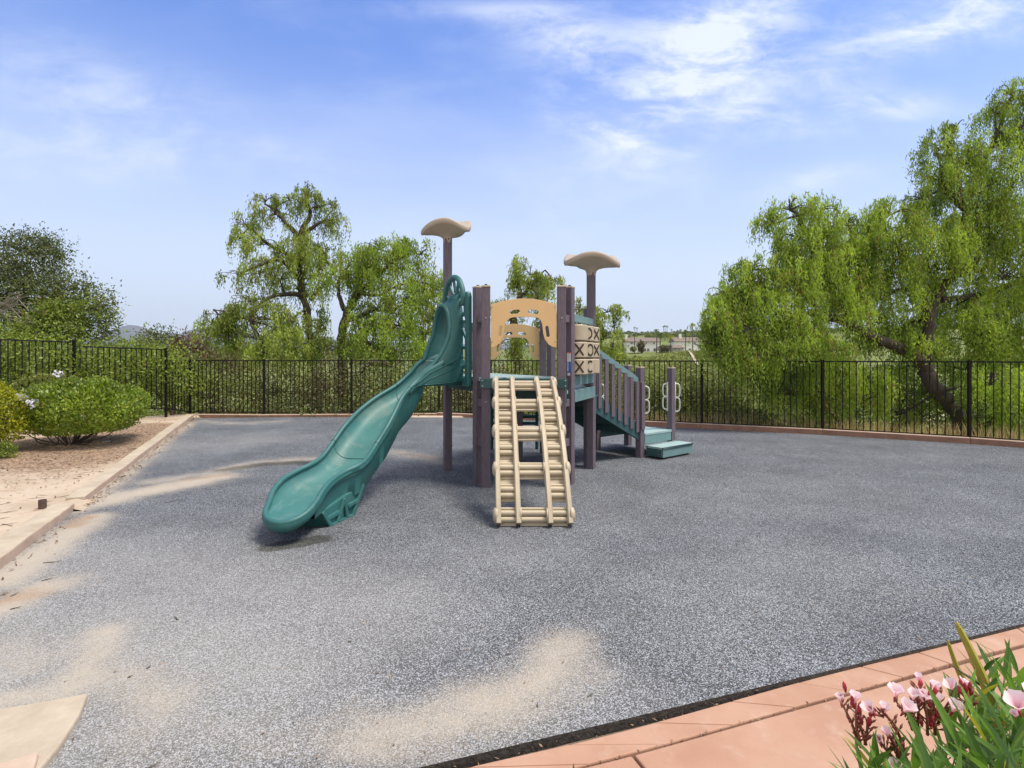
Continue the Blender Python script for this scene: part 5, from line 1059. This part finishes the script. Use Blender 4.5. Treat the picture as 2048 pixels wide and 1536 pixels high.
bush('leafy_plant', 'small feathery green plant at the foot of the golden shrub', 'plant', tuple(P(2, 902, 8.2)), (.2, .2, .13), 1100, (.05, .014), 'lush', 3, shell=.8, lump=.2, stems=3)
bush('back_shrub', 'green bush behind the golden shrub at the left edge', 'shrub', tuple(P(-40, 790, 10.6)), (.5, .5, .4), 4000, (.055, .03), 'lush', 31, shell=.4, lump=.15, stems=5)
# arching white-flowering sprays
FS = thing('flowering_spray', 'arching sprays with pale lilac flower tufts over the clipped shrub', 'plant', tuple(G(30, 900, .1)))
mb = MB(); Cs = []; fl = []
for (pa, pb, pc) in [((5, 860), (30, 770), (115, 748)), ((10, 850), (60, 780), (130, 750)), ((5, 840), (25, 800), (60, 800)), ((0, 830), (30, 790), (75, 810)), ((0, 840), (40, 765), (90, 752))]:
    q = cr([tuple(P(*pa, 9.0)), tuple(P(*pb, 8.9)), tuple(P(*pc, 8.8))], 10); mb.tube([Vector(x) for x in q], .006, 5)
    for x in q[5:]:
        for j in range(14): Cs.append(x + RNG.normal(0, .022, 3))
MT['petalw'] = leaf_mat('pale_petal', (.62, .60, .74), (.85, .85, .92), None, .3)
for (px, py, n) in ((118, 747, 22), (42, 794, 60), (62, 806, 60)):
    fl = np.array([np.array(P(px, py, 8.75)) + RNG.normal(0, .034, 3) for _ in range(n)]); V, tv = leaves(fl, rdir(n), rdir(n), .045, .03, RNG.random(n)); np_mesh('flower_tuft', V, n, 4, 'petalw', FS, {'tint': tv})
Cs = np.array(Cs); V, tv = leaves(Cs, rdir(len(Cs)), rdir(len(Cs)), .04, .016, RNG.random(len(Cs)) * .8 + .2); np_mesh('foliage', V, len(Cs), 4, 'scrub', FS, {'tint': tv})
# dry grass behind the fence on the right
n = 5200; bx = RNG.uniform(0, 1, n); k_ = RNG.integers(9, 14, n); fa_ = np.array([tuple(p) for p in fence_pts]); k_ = np.minimum(k_, len(fa_) - 2)
base = fa_[k_] * (1 - bx[:, None]) + fa_[k_ + 1] * bx[:, None]; dn_ = unit(base * np.array([1, 1, 0])); base = base + dn_ * RNG.uniform(.1, 2.2, n)[:, None]; base[:, 2] = height(base[:, 0], base[:, 1])
hh = RNG.uniform(.12, .45, n); D = rdir(n) * .45 + np.array([0, 0, 1.]); V, tv = leaves(base + unit(D) * hh[:, None] / 2, D, rdir(n), hh, .012, RNG.random(n)); tag(np_mesh('dry_grass', V, n, 4, 'straw', None, {'tint': tv}), 'dry straw-coloured grass growing at the foot of the fence', 'grass', kind='stuff')
n = 1200; px = RNG.uniform(385, 900, n); yy_ = RNG.uniform(15.3, 16.4, n); base = np.stack([(px - 1024) / F * yy_, yy_, np.zeros(n)], 1); base[:, 2] = height(base[:, 0], base[:, 1]) + .02
hh = RNG.uniform(.05, .2, n); D = rdir(n) * .6 + np.array([0, 0, 1.]); V, tv = leaves(base + unit(D) * hh[:, None] / 2, D, rdir(n), hh, .012, RNG.random(n)); tag(np_mesh('dead_grass', V, n, 4, 'straw', None, {'tint': tv}), 'sparse dead grass tufts behind the fence left of the slide', 'grass', kind='stuff')

# ---------------------------------------------------------------- oleander in the foreground
OL = thing('oleander', 'pink-flowering oleander bush in the lower right corner', 'shrub', (.62, .80, -.02))
MT['petal'] = leaf_mat('pink_petal', (.86, .40, .48), (.92, .78, .80), None, .35, .5); MT['redstem'] = mat('red_flower_stem', (.30, .07, .05), .5, .3, 30, c2=(.22, .10, .05)); MT['bud'] = mat('crimson_bud', (.42, .03, .06), .45, .3, 40)
MT['gstem'] = mat('green_stem', (.16, .20, .07), .6, .2, 30)
lv_V, lv_T, lv_F = [], [], 0
def blade(base, d, nrm, ln, wd, tint, bend=.25):
    """lance leaf of 6 quads with keel and bend"""
    d = Vector(d).normalized(); s = d.cross(Vector(nrm)).normalized(); u = s.cross(d).normalized(); prof = [0.12, .62, .95, 1.0, .82, .48, .03]; out = []
    pts = []
    for i, w_ in enumerate(prof):
        t_ = i / 6; c = Vector(base) + d * ln * t_ + Vector((0, 0, -1)) * bend * ln * t_ * t_; pts.append((c - s * wd / 2 * w_ + u * wd * .12 * w_, c, c + s * wd / 2 * w_ + u * wd * .12 * w_))
    for i in range(6):
        a, b_ = pts[i], pts[i + 1]; lv_V.extend([a[0], b_[0], b_[1], a[1], a[1], b_[1], b_[2], a[2]]); lv_T.extend([tint] * 8)
stem_mb = MB(); rs = random.Random(5)
def shoot(px, py, Y, lean, n=9, L_=.10, dn=.16):
    tip = P(px, py, Y); base = tip + Vector((lean[0] * dn - .0, lean[1] * dn, -dn)); root = Vector((.62 + rs.uniform(-.08, .08), .85 + rs.uniform(-.06, .06), 0)); stem_mb.tube([Vector(x) for x in cr([tuple(root), tuple(base.lerp(root, .4)), tuple(base), tuple(tip)], 5)], [.006 - .0003 * i for i in range(16)], 6)
    for i in range(n):
        f = i / n; p = base.lerp(tip, .15 + .85 * f); a_ = i * 2.4 + rs.random(); el = .35 + .75 * f + rs.uniform(-.15, .15); d = Vector((math.cos(a_) * math.cos(el), math.sin(a_) * math.cos(el), math.sin(el)))
        blade(p, d, Vector((0, 0, 1)) + Vector((rs.gauss(0, .3), rs.gauss(0, .3), 0)), L_ * rs.uniform(.75, 1.2), .0095 * rs.uniform(.75, 1.15), min(.93, max(0, rs.gauss(.45, .2))) if rs.random() > .03 else .99, rs.uniform(0, .3))
shoots = [(1715, 1500, .80), (1740, 1475, .84), (1760, 1510, .78), (1800, 1480, .80), (1830, 1450, .82), (1850, 1500, .76), (1885, 1440, .84), (1900, 1490, .78), (1930, 1420, .86), (1950, 1390, .90), (1965, 1450, .80), (1985, 1370, .92), (2000, 1420, .82), (2010, 1355, .95), (2035, 1360, .9), (2045, 1400, .8), (2060, 1440, .74), (1990, 1480, .74), (1930, 1500, .72), (1870, 1530, .70), (1800, 1535, .72), (2070, 1370, .85), (2020, 1500, .68), (1745, 1530, .8), (1975, 1530, .68), (2050, 1530, .64), (1905, 1540, .7), (2090, 1480, .7), (2020, 1460, .76), (1955, 1480, .78), (1840, 1545, .74), (1960, 1340, .98), (2045, 1345, .98), (1700, 1530, .82)]
for s_ in shoots: shoot(s_[0] + (20 if s_[0] < 1920 else 0), s_[1] + (42 if s_[0] < 1920 else 0), s_[2], (rs.uniform(-.3, .3), rs.uniform(-.3, .3)), rs.randint(12, 16), .085)
for i in range(44): shoot(rs.uniform(1740, 2150), rs.uniform(1560, 1900), rs.uniform(.62, .85), (rs.uniform(-.4, .4), rs.uniform(-.4, .4)), 12, .09)
LV = np.array([tuple(v) for v in lv_V]); np_mesh('foliage', LV, len(LV) // 4, 4, 'olea', OL, {'tint': np.array(lv_T)}); stem_mb.build('stems', 'gstem', OL, smooth=True)
def flower(px, py, Y, size, open_, tilt):
    c = P(px, py, Y); ax = Vector((tilt[0], tilt[1], 1)).normalized(); X_ = ax.orthogonal().normalized(); Y_ = ax.cross(X_); Vv_, tt = [], []
    for k in range(5):
        a0 = k * 2 * math.pi / 5 + rs.random() * .3; rows = 6; prev = None; op = open_ * rs.uniform(.75, 1.2)
        for i in range(rows + 1):
            t_ = i / rows; wd_ = size * (.10 + .62 * math.sin(min(1, t_ * .93) * math.pi * .62) ** 1.6) * (1 if t_ < .86 else .8); rad = size * (.07 + op * t_ ** 1.5); hh_ = size * (t_ * 1.05 - .35 * op * t_ * t_)
            cen = c + (X_ * math.cos(a0) + Y_ * math.sin(a0)) * rad + ax * hh_; sd2 = (-X_ * math.sin(a0) + Y_ * math.cos(a0)); curl = ax * size * .05 * t_
            cur = (cen - sd2 * wd_ / 2 + curl, cen, cen + sd2 * wd_ / 2 + curl)
            if prev: Vv_ += [prev[0], cur[0], cur[1], prev[1], prev[1], cur[1], cur[2], prev[2]]; tt += [.15 + .8 * t_] * 8
            prev = cur
    A_ = np.array([tuple(v) for v in Vv_]); np_mesh('flower', A_, len(A_) // 4, 4, 'petal', OL, {'tint': np.clip(np.array(tt), 0, .93)})
    # calyx and stalk
    mb = MB(); mb.tube([c - ax * size * .55, c - ax * size * .2, c + ax * size * .06], [size * .05, size * .10, size * .075], 7); mb.build('calyx', 'bud', OL, smooth=True)
    return c, ax
def stalk(px0, py0, px1, py1, Y, nb=7):
    a, b_ = P(px0, py0, Y), P(px1, py1, Y); mb = MB(); mid_ = a.lerp(b_, .5) + Vector((rs.gauss(0, .004), rs.gauss(0, .004), 0)); mb.tube([a, mid_, b_], [.0024, .0019, .0014], 6)
    for i in range(nb):
        f = .15 + .85 * i / nb; p = a.lerp(b_, f); d = Vector((rs.choice((-1, 1)) * rs.uniform(.3, .9), rs.gauss(0, .5), rs.uniform(.6, 1.2))).normalized(); e = p + d * rs.uniform(.006, .012); mb.tube([p, e], [.0012, .001], 5); mb.tube([e, e + d * .004, e + d * .009], [.0012, .0019, .0003], 6)
    mb.build('flower_stalk', 'redstem', OL, smooth=True)
def bud(px, py, Y, ln, tl):
    c = P(px, py, Y); d = Vector((tl, rs.gauss(0, .1), 1)).normalized(); mb = MB(); mb.tube([c, c + d * ln * .4, c + d * ln * .75, c + d * ln], [.0012, .0032, .0024, .0004], 7); mb.build('bud', 'bud', OL, smooth=True)
FL = [(1682, 1398, .86, .020, .45, (-.2, 0)), (1709, 1398, .86, .024, .55, (.1, 0)), (1744, 1418, .85, .024, .8, (-.7, -.1)), (1768, 1418, .85, .022, .6, (.1, -.1)), (1790, 1385, .86, .026, .8, (0, -.2)), (1808, 1415, .84, .028, .7, (.2, -.5)), (1828, 1395, .86, .026, .7, (0, -.1)), (1845, 1395, .86, .025, .75, (.2, -.2)), (1838, 1355, .88, .018, .5, (-.1, 0)),
      (1870, 1375, .87, .022, .6, (.1, 0)), (1905, 1372, .88, .024, .9, (-.5, -.2)), (1925, 1368, .88, .022, .9, (.6, -.1)), (1875, 1400, .86, .022, .6, (0, 0)), (1905, 1415, .85, .026, .7, (.2, -.3)), (1775, 1465, .84, .020, .6, (-.3, -.2)), (1760, 1480, .84, .018, .7, (-.5, 0)), (2038, 1412, .70, .032, .9, (-.5, -.3)), (2055, 1395, .70, .028, .8, (.3, -.3)), (2030, 1425, .7, .014, .6, (-.5, -.4)), (1782, 1530, .82, .022, .7, (.2, -.5))]
for f_ in FL: flower(f_[0], f_[1] + 8, f_[2], f_[3] * .70, f_[4] * .62, f_[5])
for s_ in [(1718, 1490, 1683, 1405, .86, 9), (1722, 1495, 1712, 1405, .86, 9), (1730, 1490, 1735, 1435, .86, 6), (1732, 1490, 1722, 1420, .86, 6), (1800, 1475, 1768, 1425, .85, 8), (1825, 1460, 1790, 1400, .86, 9), (1830, 1460, 1822, 1400, .86, 9), (1835, 1460, 1840, 1375, .87, 12), (1860, 1450, 1862, 1375, .87, 12), (1865, 1450, 1880, 1385, .87, 10), (1875, 1450, 1900, 1400, .87, 9), (1930, 1430, 1915, 1375, .88, 8), (1940, 1425, 1938, 1385, .88, 8), (1795, 1520, 1780, 1470, .84, 7), (1790, 1520, 1762, 1485, .84, 6), (1800, 1525, 1800, 1480, .84, 7), (1855, 1470, 1850, 1400, .86, 12), (1870, 1470, 1868, 1400, .86, 12), (1765, 1432, 1745, 1420, .85, 3)]: stalk(*s_)
for i in range(34):
    q = rs.choice([(1690, 1408), (1712, 1412), (1735, 1455), (1728, 1440), (1790, 1400), (1830, 1405), (1860, 1400), (1868, 1425), (1875, 1415), (1842, 1375), (1855, 1440), (1905, 1395), (1935, 1390), (1800, 1495), (1850, 1400), (1870, 1440)]); bud(q[0] + rs.gauss(0, 8), q[1] + rs.gauss(0, 9), .86, rs.uniform(.010, .017), rs.uniform(-.3, .3))
# two stiff spikes
MT['spike'] = mat('olive_spike', (.30, .27, .03), .5, .25, 20, .2, 60, c2=(.42, .36, .07))
for (tp, md, bt, Yv, r_, lab) in [((1916, 1252), (1945, 1310), (1984, 1400), .93, .0085, 'taller olive-yellow cut stalk rising from the oleander'), ((1897, 1287), (1912, 1330), (1935, 1380), .95, .0052, 'shorter olive-yellow cut stalk beside the taller one')]:
    mb = MB(); b0 = P(*bt, Yv); dn_ = (b0 - P(*md, Yv)).normalized(); pts = [P(*tp, Yv), P(*tp, Yv).lerp(P(*md, Yv), .12), P(*md, Yv), b0, b0 + dn_ * .25, Vector((.85, .95, 0))]; q = cr([tuple(p) for p in pts], 6)
    rr_ = np.interp(np.linspace(0, 5, len(q)), [0, .3, 1, 2, 3, 4, 5], [r_ * .28, r_ * .5, r_ * .55, r_ * .75, r_ * 1.05, r_, r_]); mb.tube([Vector(x) for x in q], [float(x) for x in rr_], 7)
    mb.lathe([(r_ * .4, 0), (r_ * .36, .004), (r_ * .1, .007)], P(*tp, Yv), 7, Matrix.Rotation(R(-18), 4, 'Y')); o = mb.build('plant_stalk', 'spike', auto=50); tag(o, lab, 'stalk')
mb = MB(); a, b_ = P(1905, 1332, .9), P(1975, 1380, .95); mb.tube([a, a.lerp(b_, .5), b_], [.0012, .0018, .0022], 5); mb.build('twig', 'twig', OL)
# ---------------------------------------------------------------- far hillside: brush, houses, palms, hills
def far_brush(name, n, x_rng, y_rng, size, label, seed, mt='far_leaf', per=34):
    r_ = np.random.default_rng(seed); Y_ = r_.uniform(*y_rng, n); X_ = r_.uniform(x_rng[0], x_rng[1], n) * Y_; Z_ = height(X_, Y_); C0 = np.stack([X_, Y_, Z_], 1); sz = r_.uniform(size[0], size[1], n)
    d = unit(r_.normal(size=(n, per, 3))); d[..., 2] = np.abs(d[..., 2]) * .8; pos = C0[:, None, :] + d * sz[:, None, None] * r_.uniform(.4, 1, (n, per, 1)) * np.array([1.2, 1.2, .75]); tt = np.clip(.45 + r_.normal(0, .16, (n, 1)) + r_.normal(0, .15, (n, per)) + .2 * (d[..., 2] - .4), 0, .93)
    D = unit(r_.normal(size=(n * per, 3))); s = np.repeat(sz, per) * .42; V, tv = leaves(pos.reshape(-1, 3), D, unit(r_.normal(size=(n * per, 3))), s, s * .6, tt.reshape(-1)); return tag(np_mesh(name, V, n * per, 4, mt, None, {'tint': tv}), label, 'brush', kind='stuff')
far_brush('slope_brush', 2600, (.02, .95), (26, 110), (.5, 1.3), 'green brush covering the near valley slope beyond the fence', 3)
far_brush('hillside_brush', 4200, (.0, .6), (110, 262), (1.0, 2.6), 'green brush covering the far hillside below the white houses', 4)
far_brush('valley_brush', 2200, (-.95, .05), (24, 140), (.7, 1.8), 'brush and bushes filling the valley behind the pepper trees', 5, 'scrub')
far_brush('ridge_trees', 500, (.05, .8), (420, 800), (3.5, 6.5), 'belt of dark trees among the houses on the far ridge', 6, 'oak', 40)
# dirt path on the hillside
mb = MB(); pth = [(1374, 704, 262), (1380, 709, 250), (1388, 716, 235), (1396, 723, 220)]
q = cr([tuple(P(a, b_, c)) for a, b_, c in pth], 6); vs = []
for x in q:
    zc = on_ground(x[0], x[1]) + 1.2; vs += [(x[0] - .5, x[1], zc), (x[0] + .5, x[1], zc)]
mb.add(vs, [(2 * i, 2 * i + 1, 2 * i + 3, 2 * i + 2) for i in range(len(q) - 1)]); o = mb.build('path', 'conc'); o['kind'] = 'structure'
MT['stucco'] = mat('white_stucco', (.84, .83, .80), .8, .05, .4); MT['roofm'] = mat('brown_tile_roof', (.19, .145, .12), .85, .2, .8); MT['glass'] = mat('dark_window', (.06, .07, .09), .2, .1); MT['trim'] = mat('dark_trim', (.10, .07, .055), .7)
MT['roofg'] = mat('grey_tile_roof', (.22, .20, .19), .85, .2, .8); MT['beige'] = mat('beige_stucco', (.58, .52, .44), .8, .05, .4)
def house(label, px0, px1, pyb, pye, pyr, Y, depth=9, wins=(), chim=None, mw='stucco', mr='roofm', group='houses on the far ridge', hip=False):
    a, b_ = P(px0, pyb, Y), P(px1, pyb, Y); ze = P(0, pye, Y).z; zr = P(0, pyr, Y).z; x0_, x1_ = a.x, b_.x; z0_ = a.z
    T = thing('house', label, 'house', ((x0_ + x1_) / 2, Y + depth / 2, z0_), group)
    mb = MB(); mb.box(((x0_ + x1_) / 2, Y + depth / 2, (z0_ - 3 + ze) / 2), (x1_ - x0_, depth, ze - z0_ + 3)); mb.build('wall', mw, T)
    ov = .5; hx = (x1_ - x0_) * .22 if hip else 0; mb = MB(); yb = Y + depth
    vs = [(x0_ - ov, Y - ov, ze), (x1_ + ov, Y - ov, ze), (x1_ + ov, yb + ov, ze), (x0_ - ov, yb + ov, ze), (x0_ - ov + hx, Y + depth / 2, zr), (x1_ + ov - hx, Y + depth / 2, zr)]
    vs += [(x, y, z - .25) for x, y, z in vs[:4]]
    mb.add(vs, [(0, 1, 5, 4), (1, 2, 5), (2, 3, 4, 5), (3, 0, 4), (0, 6, 7, 1), (1, 7, 8, 2), (2, 8, 9, 3), (3, 9, 6, 0), (6, 9, 8, 7)]); rf = mb.build('roof', mr, T)
    if chim: c = P(chim, 0, Y); mb = MB(); mb.box((c.x, Y + depth * .4, (ze + zr) / 2 + .9), (1.3, 1.1, zr - ze + 1.6)); mb.build('chimney', mw, rf)
    for (wa, wb, t0, t1) in wins:
        p, q_ = P(wa, t1, Y - .04), P(wb, t0, Y - .04); mb = MB(); mb.box(((p.x + q_.x) / 2, Y - .03, (p.z + q_.z) / 2), (q_.x - p.x, .12, q_.z - p.z)); wn_ = mb.build('window', 'glass', T)
        mb = MB(); wx = (p.x + q_.x) / 2
        for (c_, d_) in (((wx, q_.z), (q_.x - p.x + .2, .14)), ((wx, p.z), (q_.x - p.x + .2, .14)), ((p.x, (p.z + q_.z) / 2), (.12, q_.z - p.z)), ((q_.x, (p.z + q_.z) / 2), (.12, q_.z - p.z)), ((wx, (p.z + q_.z) / 2), (.1, q_.z - p.z))): mb.box((c_[0], Y - .11, c_[1]), (d_[0], .08, d_[1]))
        mb.build('frame', 'stucco', wn_)
    return T
house('white two-storey house with long brown roof, nearest to the stair rail', 1253, 1321, 703, 683, 674.5, 300, 10, [(1261, 1265.5, 684.5, 688), (1267.5, 1270, 684.5, 688), (1291, 1294, 684.5, 688), (1306, 1309.5, 684, 688.5), (1286, 1292, 697, 702.5), (1294, 1299, 697, 702.5), (1307, 1314, 696.5, 703), (1255, 1258, 690, 694)], 1255)
house('white two-storey house with brown roof beside the large right-hand tree', 1350, 1400, 702, 683, 673.5, 305, 11, [(1388, 1391.5, 685, 689), (1377, 1382, 697, 701)], 1365)
house('low open pavilion with brown hip roof between the two white houses', 1345, 1368, 702, 695.5, 689.5, 292, 6, [(1349, 1353, 697, 701), (1356, 1360, 697, 701)], None, 'beige', 'roofm', 'houses on the far ridge', True)
house('pale house with fenced balcony half hidden by the tree at left of the row', 1228, 1252, 703, 692, 681, 306, 9, [(1235, 1239, 685, 689), (1243, 1247, 697, 701)], None, 'beige')
for i, (a, b_, pb, pe, pr, Y, mw, mr, lab) in enumerate([(1258, 1272, 676, 671, 667, 520, 'beige', 'roofg', 'small beige house with grey roof on the upper ridge, leftmost of the row'), (1277, 1289, 674, 669, 665.5, 560, 'stucco', 'roofm', 'small white house with brown roof on the upper ridge left of the palms'), (1296, 1306, 673, 668, 664, 600, 'beige', 'roofm', 'small beige house behind the palms on the upper ridge'), (1345, 1362, 674, 668, 664.5, 540, 'stucco', 'roofg', 'wide white house with grey roof above the pavilion'),
                                                          (1366, 1382, 672, 667, 663, 580, 'beige', 'roofg', 'beige house on the upper ridge left of the tall yellow palm'), (1386, 1400, 674, 668, 664, 560, 'stucco', 'roofm', 'white house on the upper ridge beside the large tree'), (1240, 1252, 677, 672, 669, 500, 'stucco', 'roofg', 'white house on the upper ridge above the tree edge')]):
    house(lab, a, b_, pb, pe, pr, Y, 10, [(a + 2, a + 4, pe + 1.2, pe + 3), (b_ - 5, b_ - 3, pe + 1.2, pe + 3)], None, mw, mr, 'houses on the upper ridge')
# palms
def palm(px, pyb, pyt, Y, rpx, label, mt='palm', n=22, tall=True):
    b0, t0 = P(px, pyb, Y), P(px, pyt, Y); T = thing('palm_tree', label, 'palm tree', tuple(b0), 'palm trees on the far ridge'); mb = MB(); mb.tube([b0 + Vector((0, 0, -2)), b0.lerp(t0, .5) + Vector((.1, 0, 0)), t0], [.3, .22, .2], 7); mb.build('trunk', 'twig', T)
    r_ = rpx / F * Y; Cs, Ds, Ns, Ls = [], [], [], []
    for i in range(n):
        a_ = random.uniform(0, 6.28); e_ = random.uniform(-.5, 1.2); d = Vector((math.cos(a_) * math.cos(e_), math.sin(a_) * math.cos(e_), math.sin(e_)))
        for j in range(7):
            s_ = (j + .5) / 7; p = t0 + d * r_ * s_ + Vector((0, 0, -1)) * r_ * .65 * s_ * s_; dd = (d + Vector((0, 0, -1.3 * s_))).normalized()
            for w_ in (-1, 1):
                sd2 = dd.cross(Vector((0, 0, 1))); sd2 = sd2.normalized() * w_ if sd2.length > .01 else Vector((w_, 0, 0)); Cs.append(tuple(p + sd2 * r_ * .12)); Ds.append(tuple(dd * .7 + sd2 * .8)); Ls.append(r_ * .34)
    Cs = np.array(Cs); V, tv = leaves(Cs, np.array(Ds), rdir(len(Cs)), np.array(Ls), np.array(Ls) * .28, np.clip(RNG.normal(.5, .2, len(Cs)), 0, .93)); np_mesh('fronds', V, len(Cs), 4, mt, T, {'tint': tv})
for args in [(1385, 700, 650, 285, 8, 'tall palm with yellowish drooping crown beside the large tree', 'gold'), (1371, 700, 662, 284, 8, 'green palm left of the tall yellowish palm'), (1320, 700, 670, 280, 12, 'broad green palm in front of the long-roofed white house'), (1313, 700, 661, 284, 8, 'bushy palm behind the broad palm'), (1341, 700, 673, 283, 9, 'yellow-green palm between the two white houses', 'gold'),
             (1269, 700, 668, 286, 6, 'thin dark palm in front of the long brown roof'), (1269.5, 670, 655, 520, 3.2, 'tallest of the tiny palms above the long brown roof'), (1274, 670, 656, 540, 2.5, 'tiny palm right beside the tallest tiny palm'), (1327, 668, 653, 560, 3, 'left palm of the tiny trio on the skyline'), (1330, 668, 651.5, 570, 3, 'middle palm of the tiny trio on the skyline'), (1334, 668, 652.5, 580, 3.2, 'right palm of the tiny trio on the skyline'),
             (1239, 672, 656, 500, 3, 'tiny palm above the green tree edge'), (1244, 672, 656.5, 520, 2.6, 'tiny palm second from the green tree edge'), (1343, 670, 659, 560, 3, 'short tiny palm right of the skyline trio'), (1361, 670, 660, 520, 4, 'round-headed tiny palm above the wide white house')]:
    palm(*args)
for (px, py, Y, wp_, hp, n, lab) in [(1282, 693, 290, 14, 22, 700, 'grey-green tree standing against the long white house'), (1267, 698, 288, 12, 9, 300, 'small round tree below the first windows'), (1330, 697, 288, 26, 12, 700, 'low green garden bushes between the houses'), (1240, 699, 292, 24, 9, 400, 'garden hedge left of the long white house'), (1297, 672, 420, 16, 9, 400, 'brownish tree above the long roof'), (1330, 670, 430, 60, 8, 900, 'row of trees above the gap between houses'), (1398, 668, 430, 14, 14, 400, 'dark tree on the skyline beside the big pepper tree')]:
    c = P(px, py, Y); bush('garden_tree', lab, 'tree', tuple(c), (wp_ / 2 / F * Y, 3, hp / 2 / F * Y), n, (.9, .6), 'scrub' if n != 700 else 'brush', px, group='garden trees by the far houses', stems=3, jag=1)
# distant hills
MT['hill'] = mat('chaparral_hill', (.10, .10, .065), .95, .25, .004, c2=(.065, .07, .05))
def hills(name, prof, Y, thick):
    mb = MB(); q = cr(prof, 6); n_ = len(q); vs = []
    for x in q:
        p = P(x[0], x[1], Y); w_ = Y / F
        vs += [(p.x * .9, Y - thick, 0), (p.x * .96, Y - thick * .45, p.z * .55 + RNG.normal(0, 4)), (p.x, Y, p.z + RNG.normal(0, 1.2)), (p.x, Y + thick, -20)]
    mb.add(vs, [(i * 4 + j, (i + 1) * 4 + j, (i + 1) * 4 + j + 1, i * 4 + j + 1) for i in range(n_ - 1) for j in range(3)]); o = mb.build(name, 'hill', smooth=True); o['kind'] = 'structure'
hills('hills', [(60, 690), (150, 684), (200, 672), (235, 656), (262, 650), (290, 656), (315, 668), (345, 672), (375, 662), (400, 656), (440, 653), (480, 658), (520, 668), (580, 674), (680, 680), (800, 690)], 8000, 900)
hills('far_hills', [(-600, 700), (-200, 690), (0, 684), (200, 686), (420, 678), (640, 680), (900, 688), (1200, 692), (1500, 690), (2100, 694), (2600, 700)], 8900, 700)
# air
hb = MB(); hb.box((0, 4900, 350), (24000, 11000, 900)); m = bpy.data.materials.new('haze_air'); m.use_nodes = True; t = m.node_tree; t.nodes.clear()
o_ = t.nodes.new('ShaderNodeOutputMaterial'); pv = t.nodes.new('ShaderNodeVolumePrincipled'); pv.inputs['Color'].default_value = (.72, .82, 1, 1); pv.inputs['Density'].default_value = 7e-5; pv.inputs['Anisotropy'].default_value = .2; t.links.new(pv.outputs[0], o_.inputs['Volume'])
HAZE = True
if HAZE: o = hb.build('haze', m); tag(o, 'thin blue haze over the distant hills', 'haze', kind='stuff')
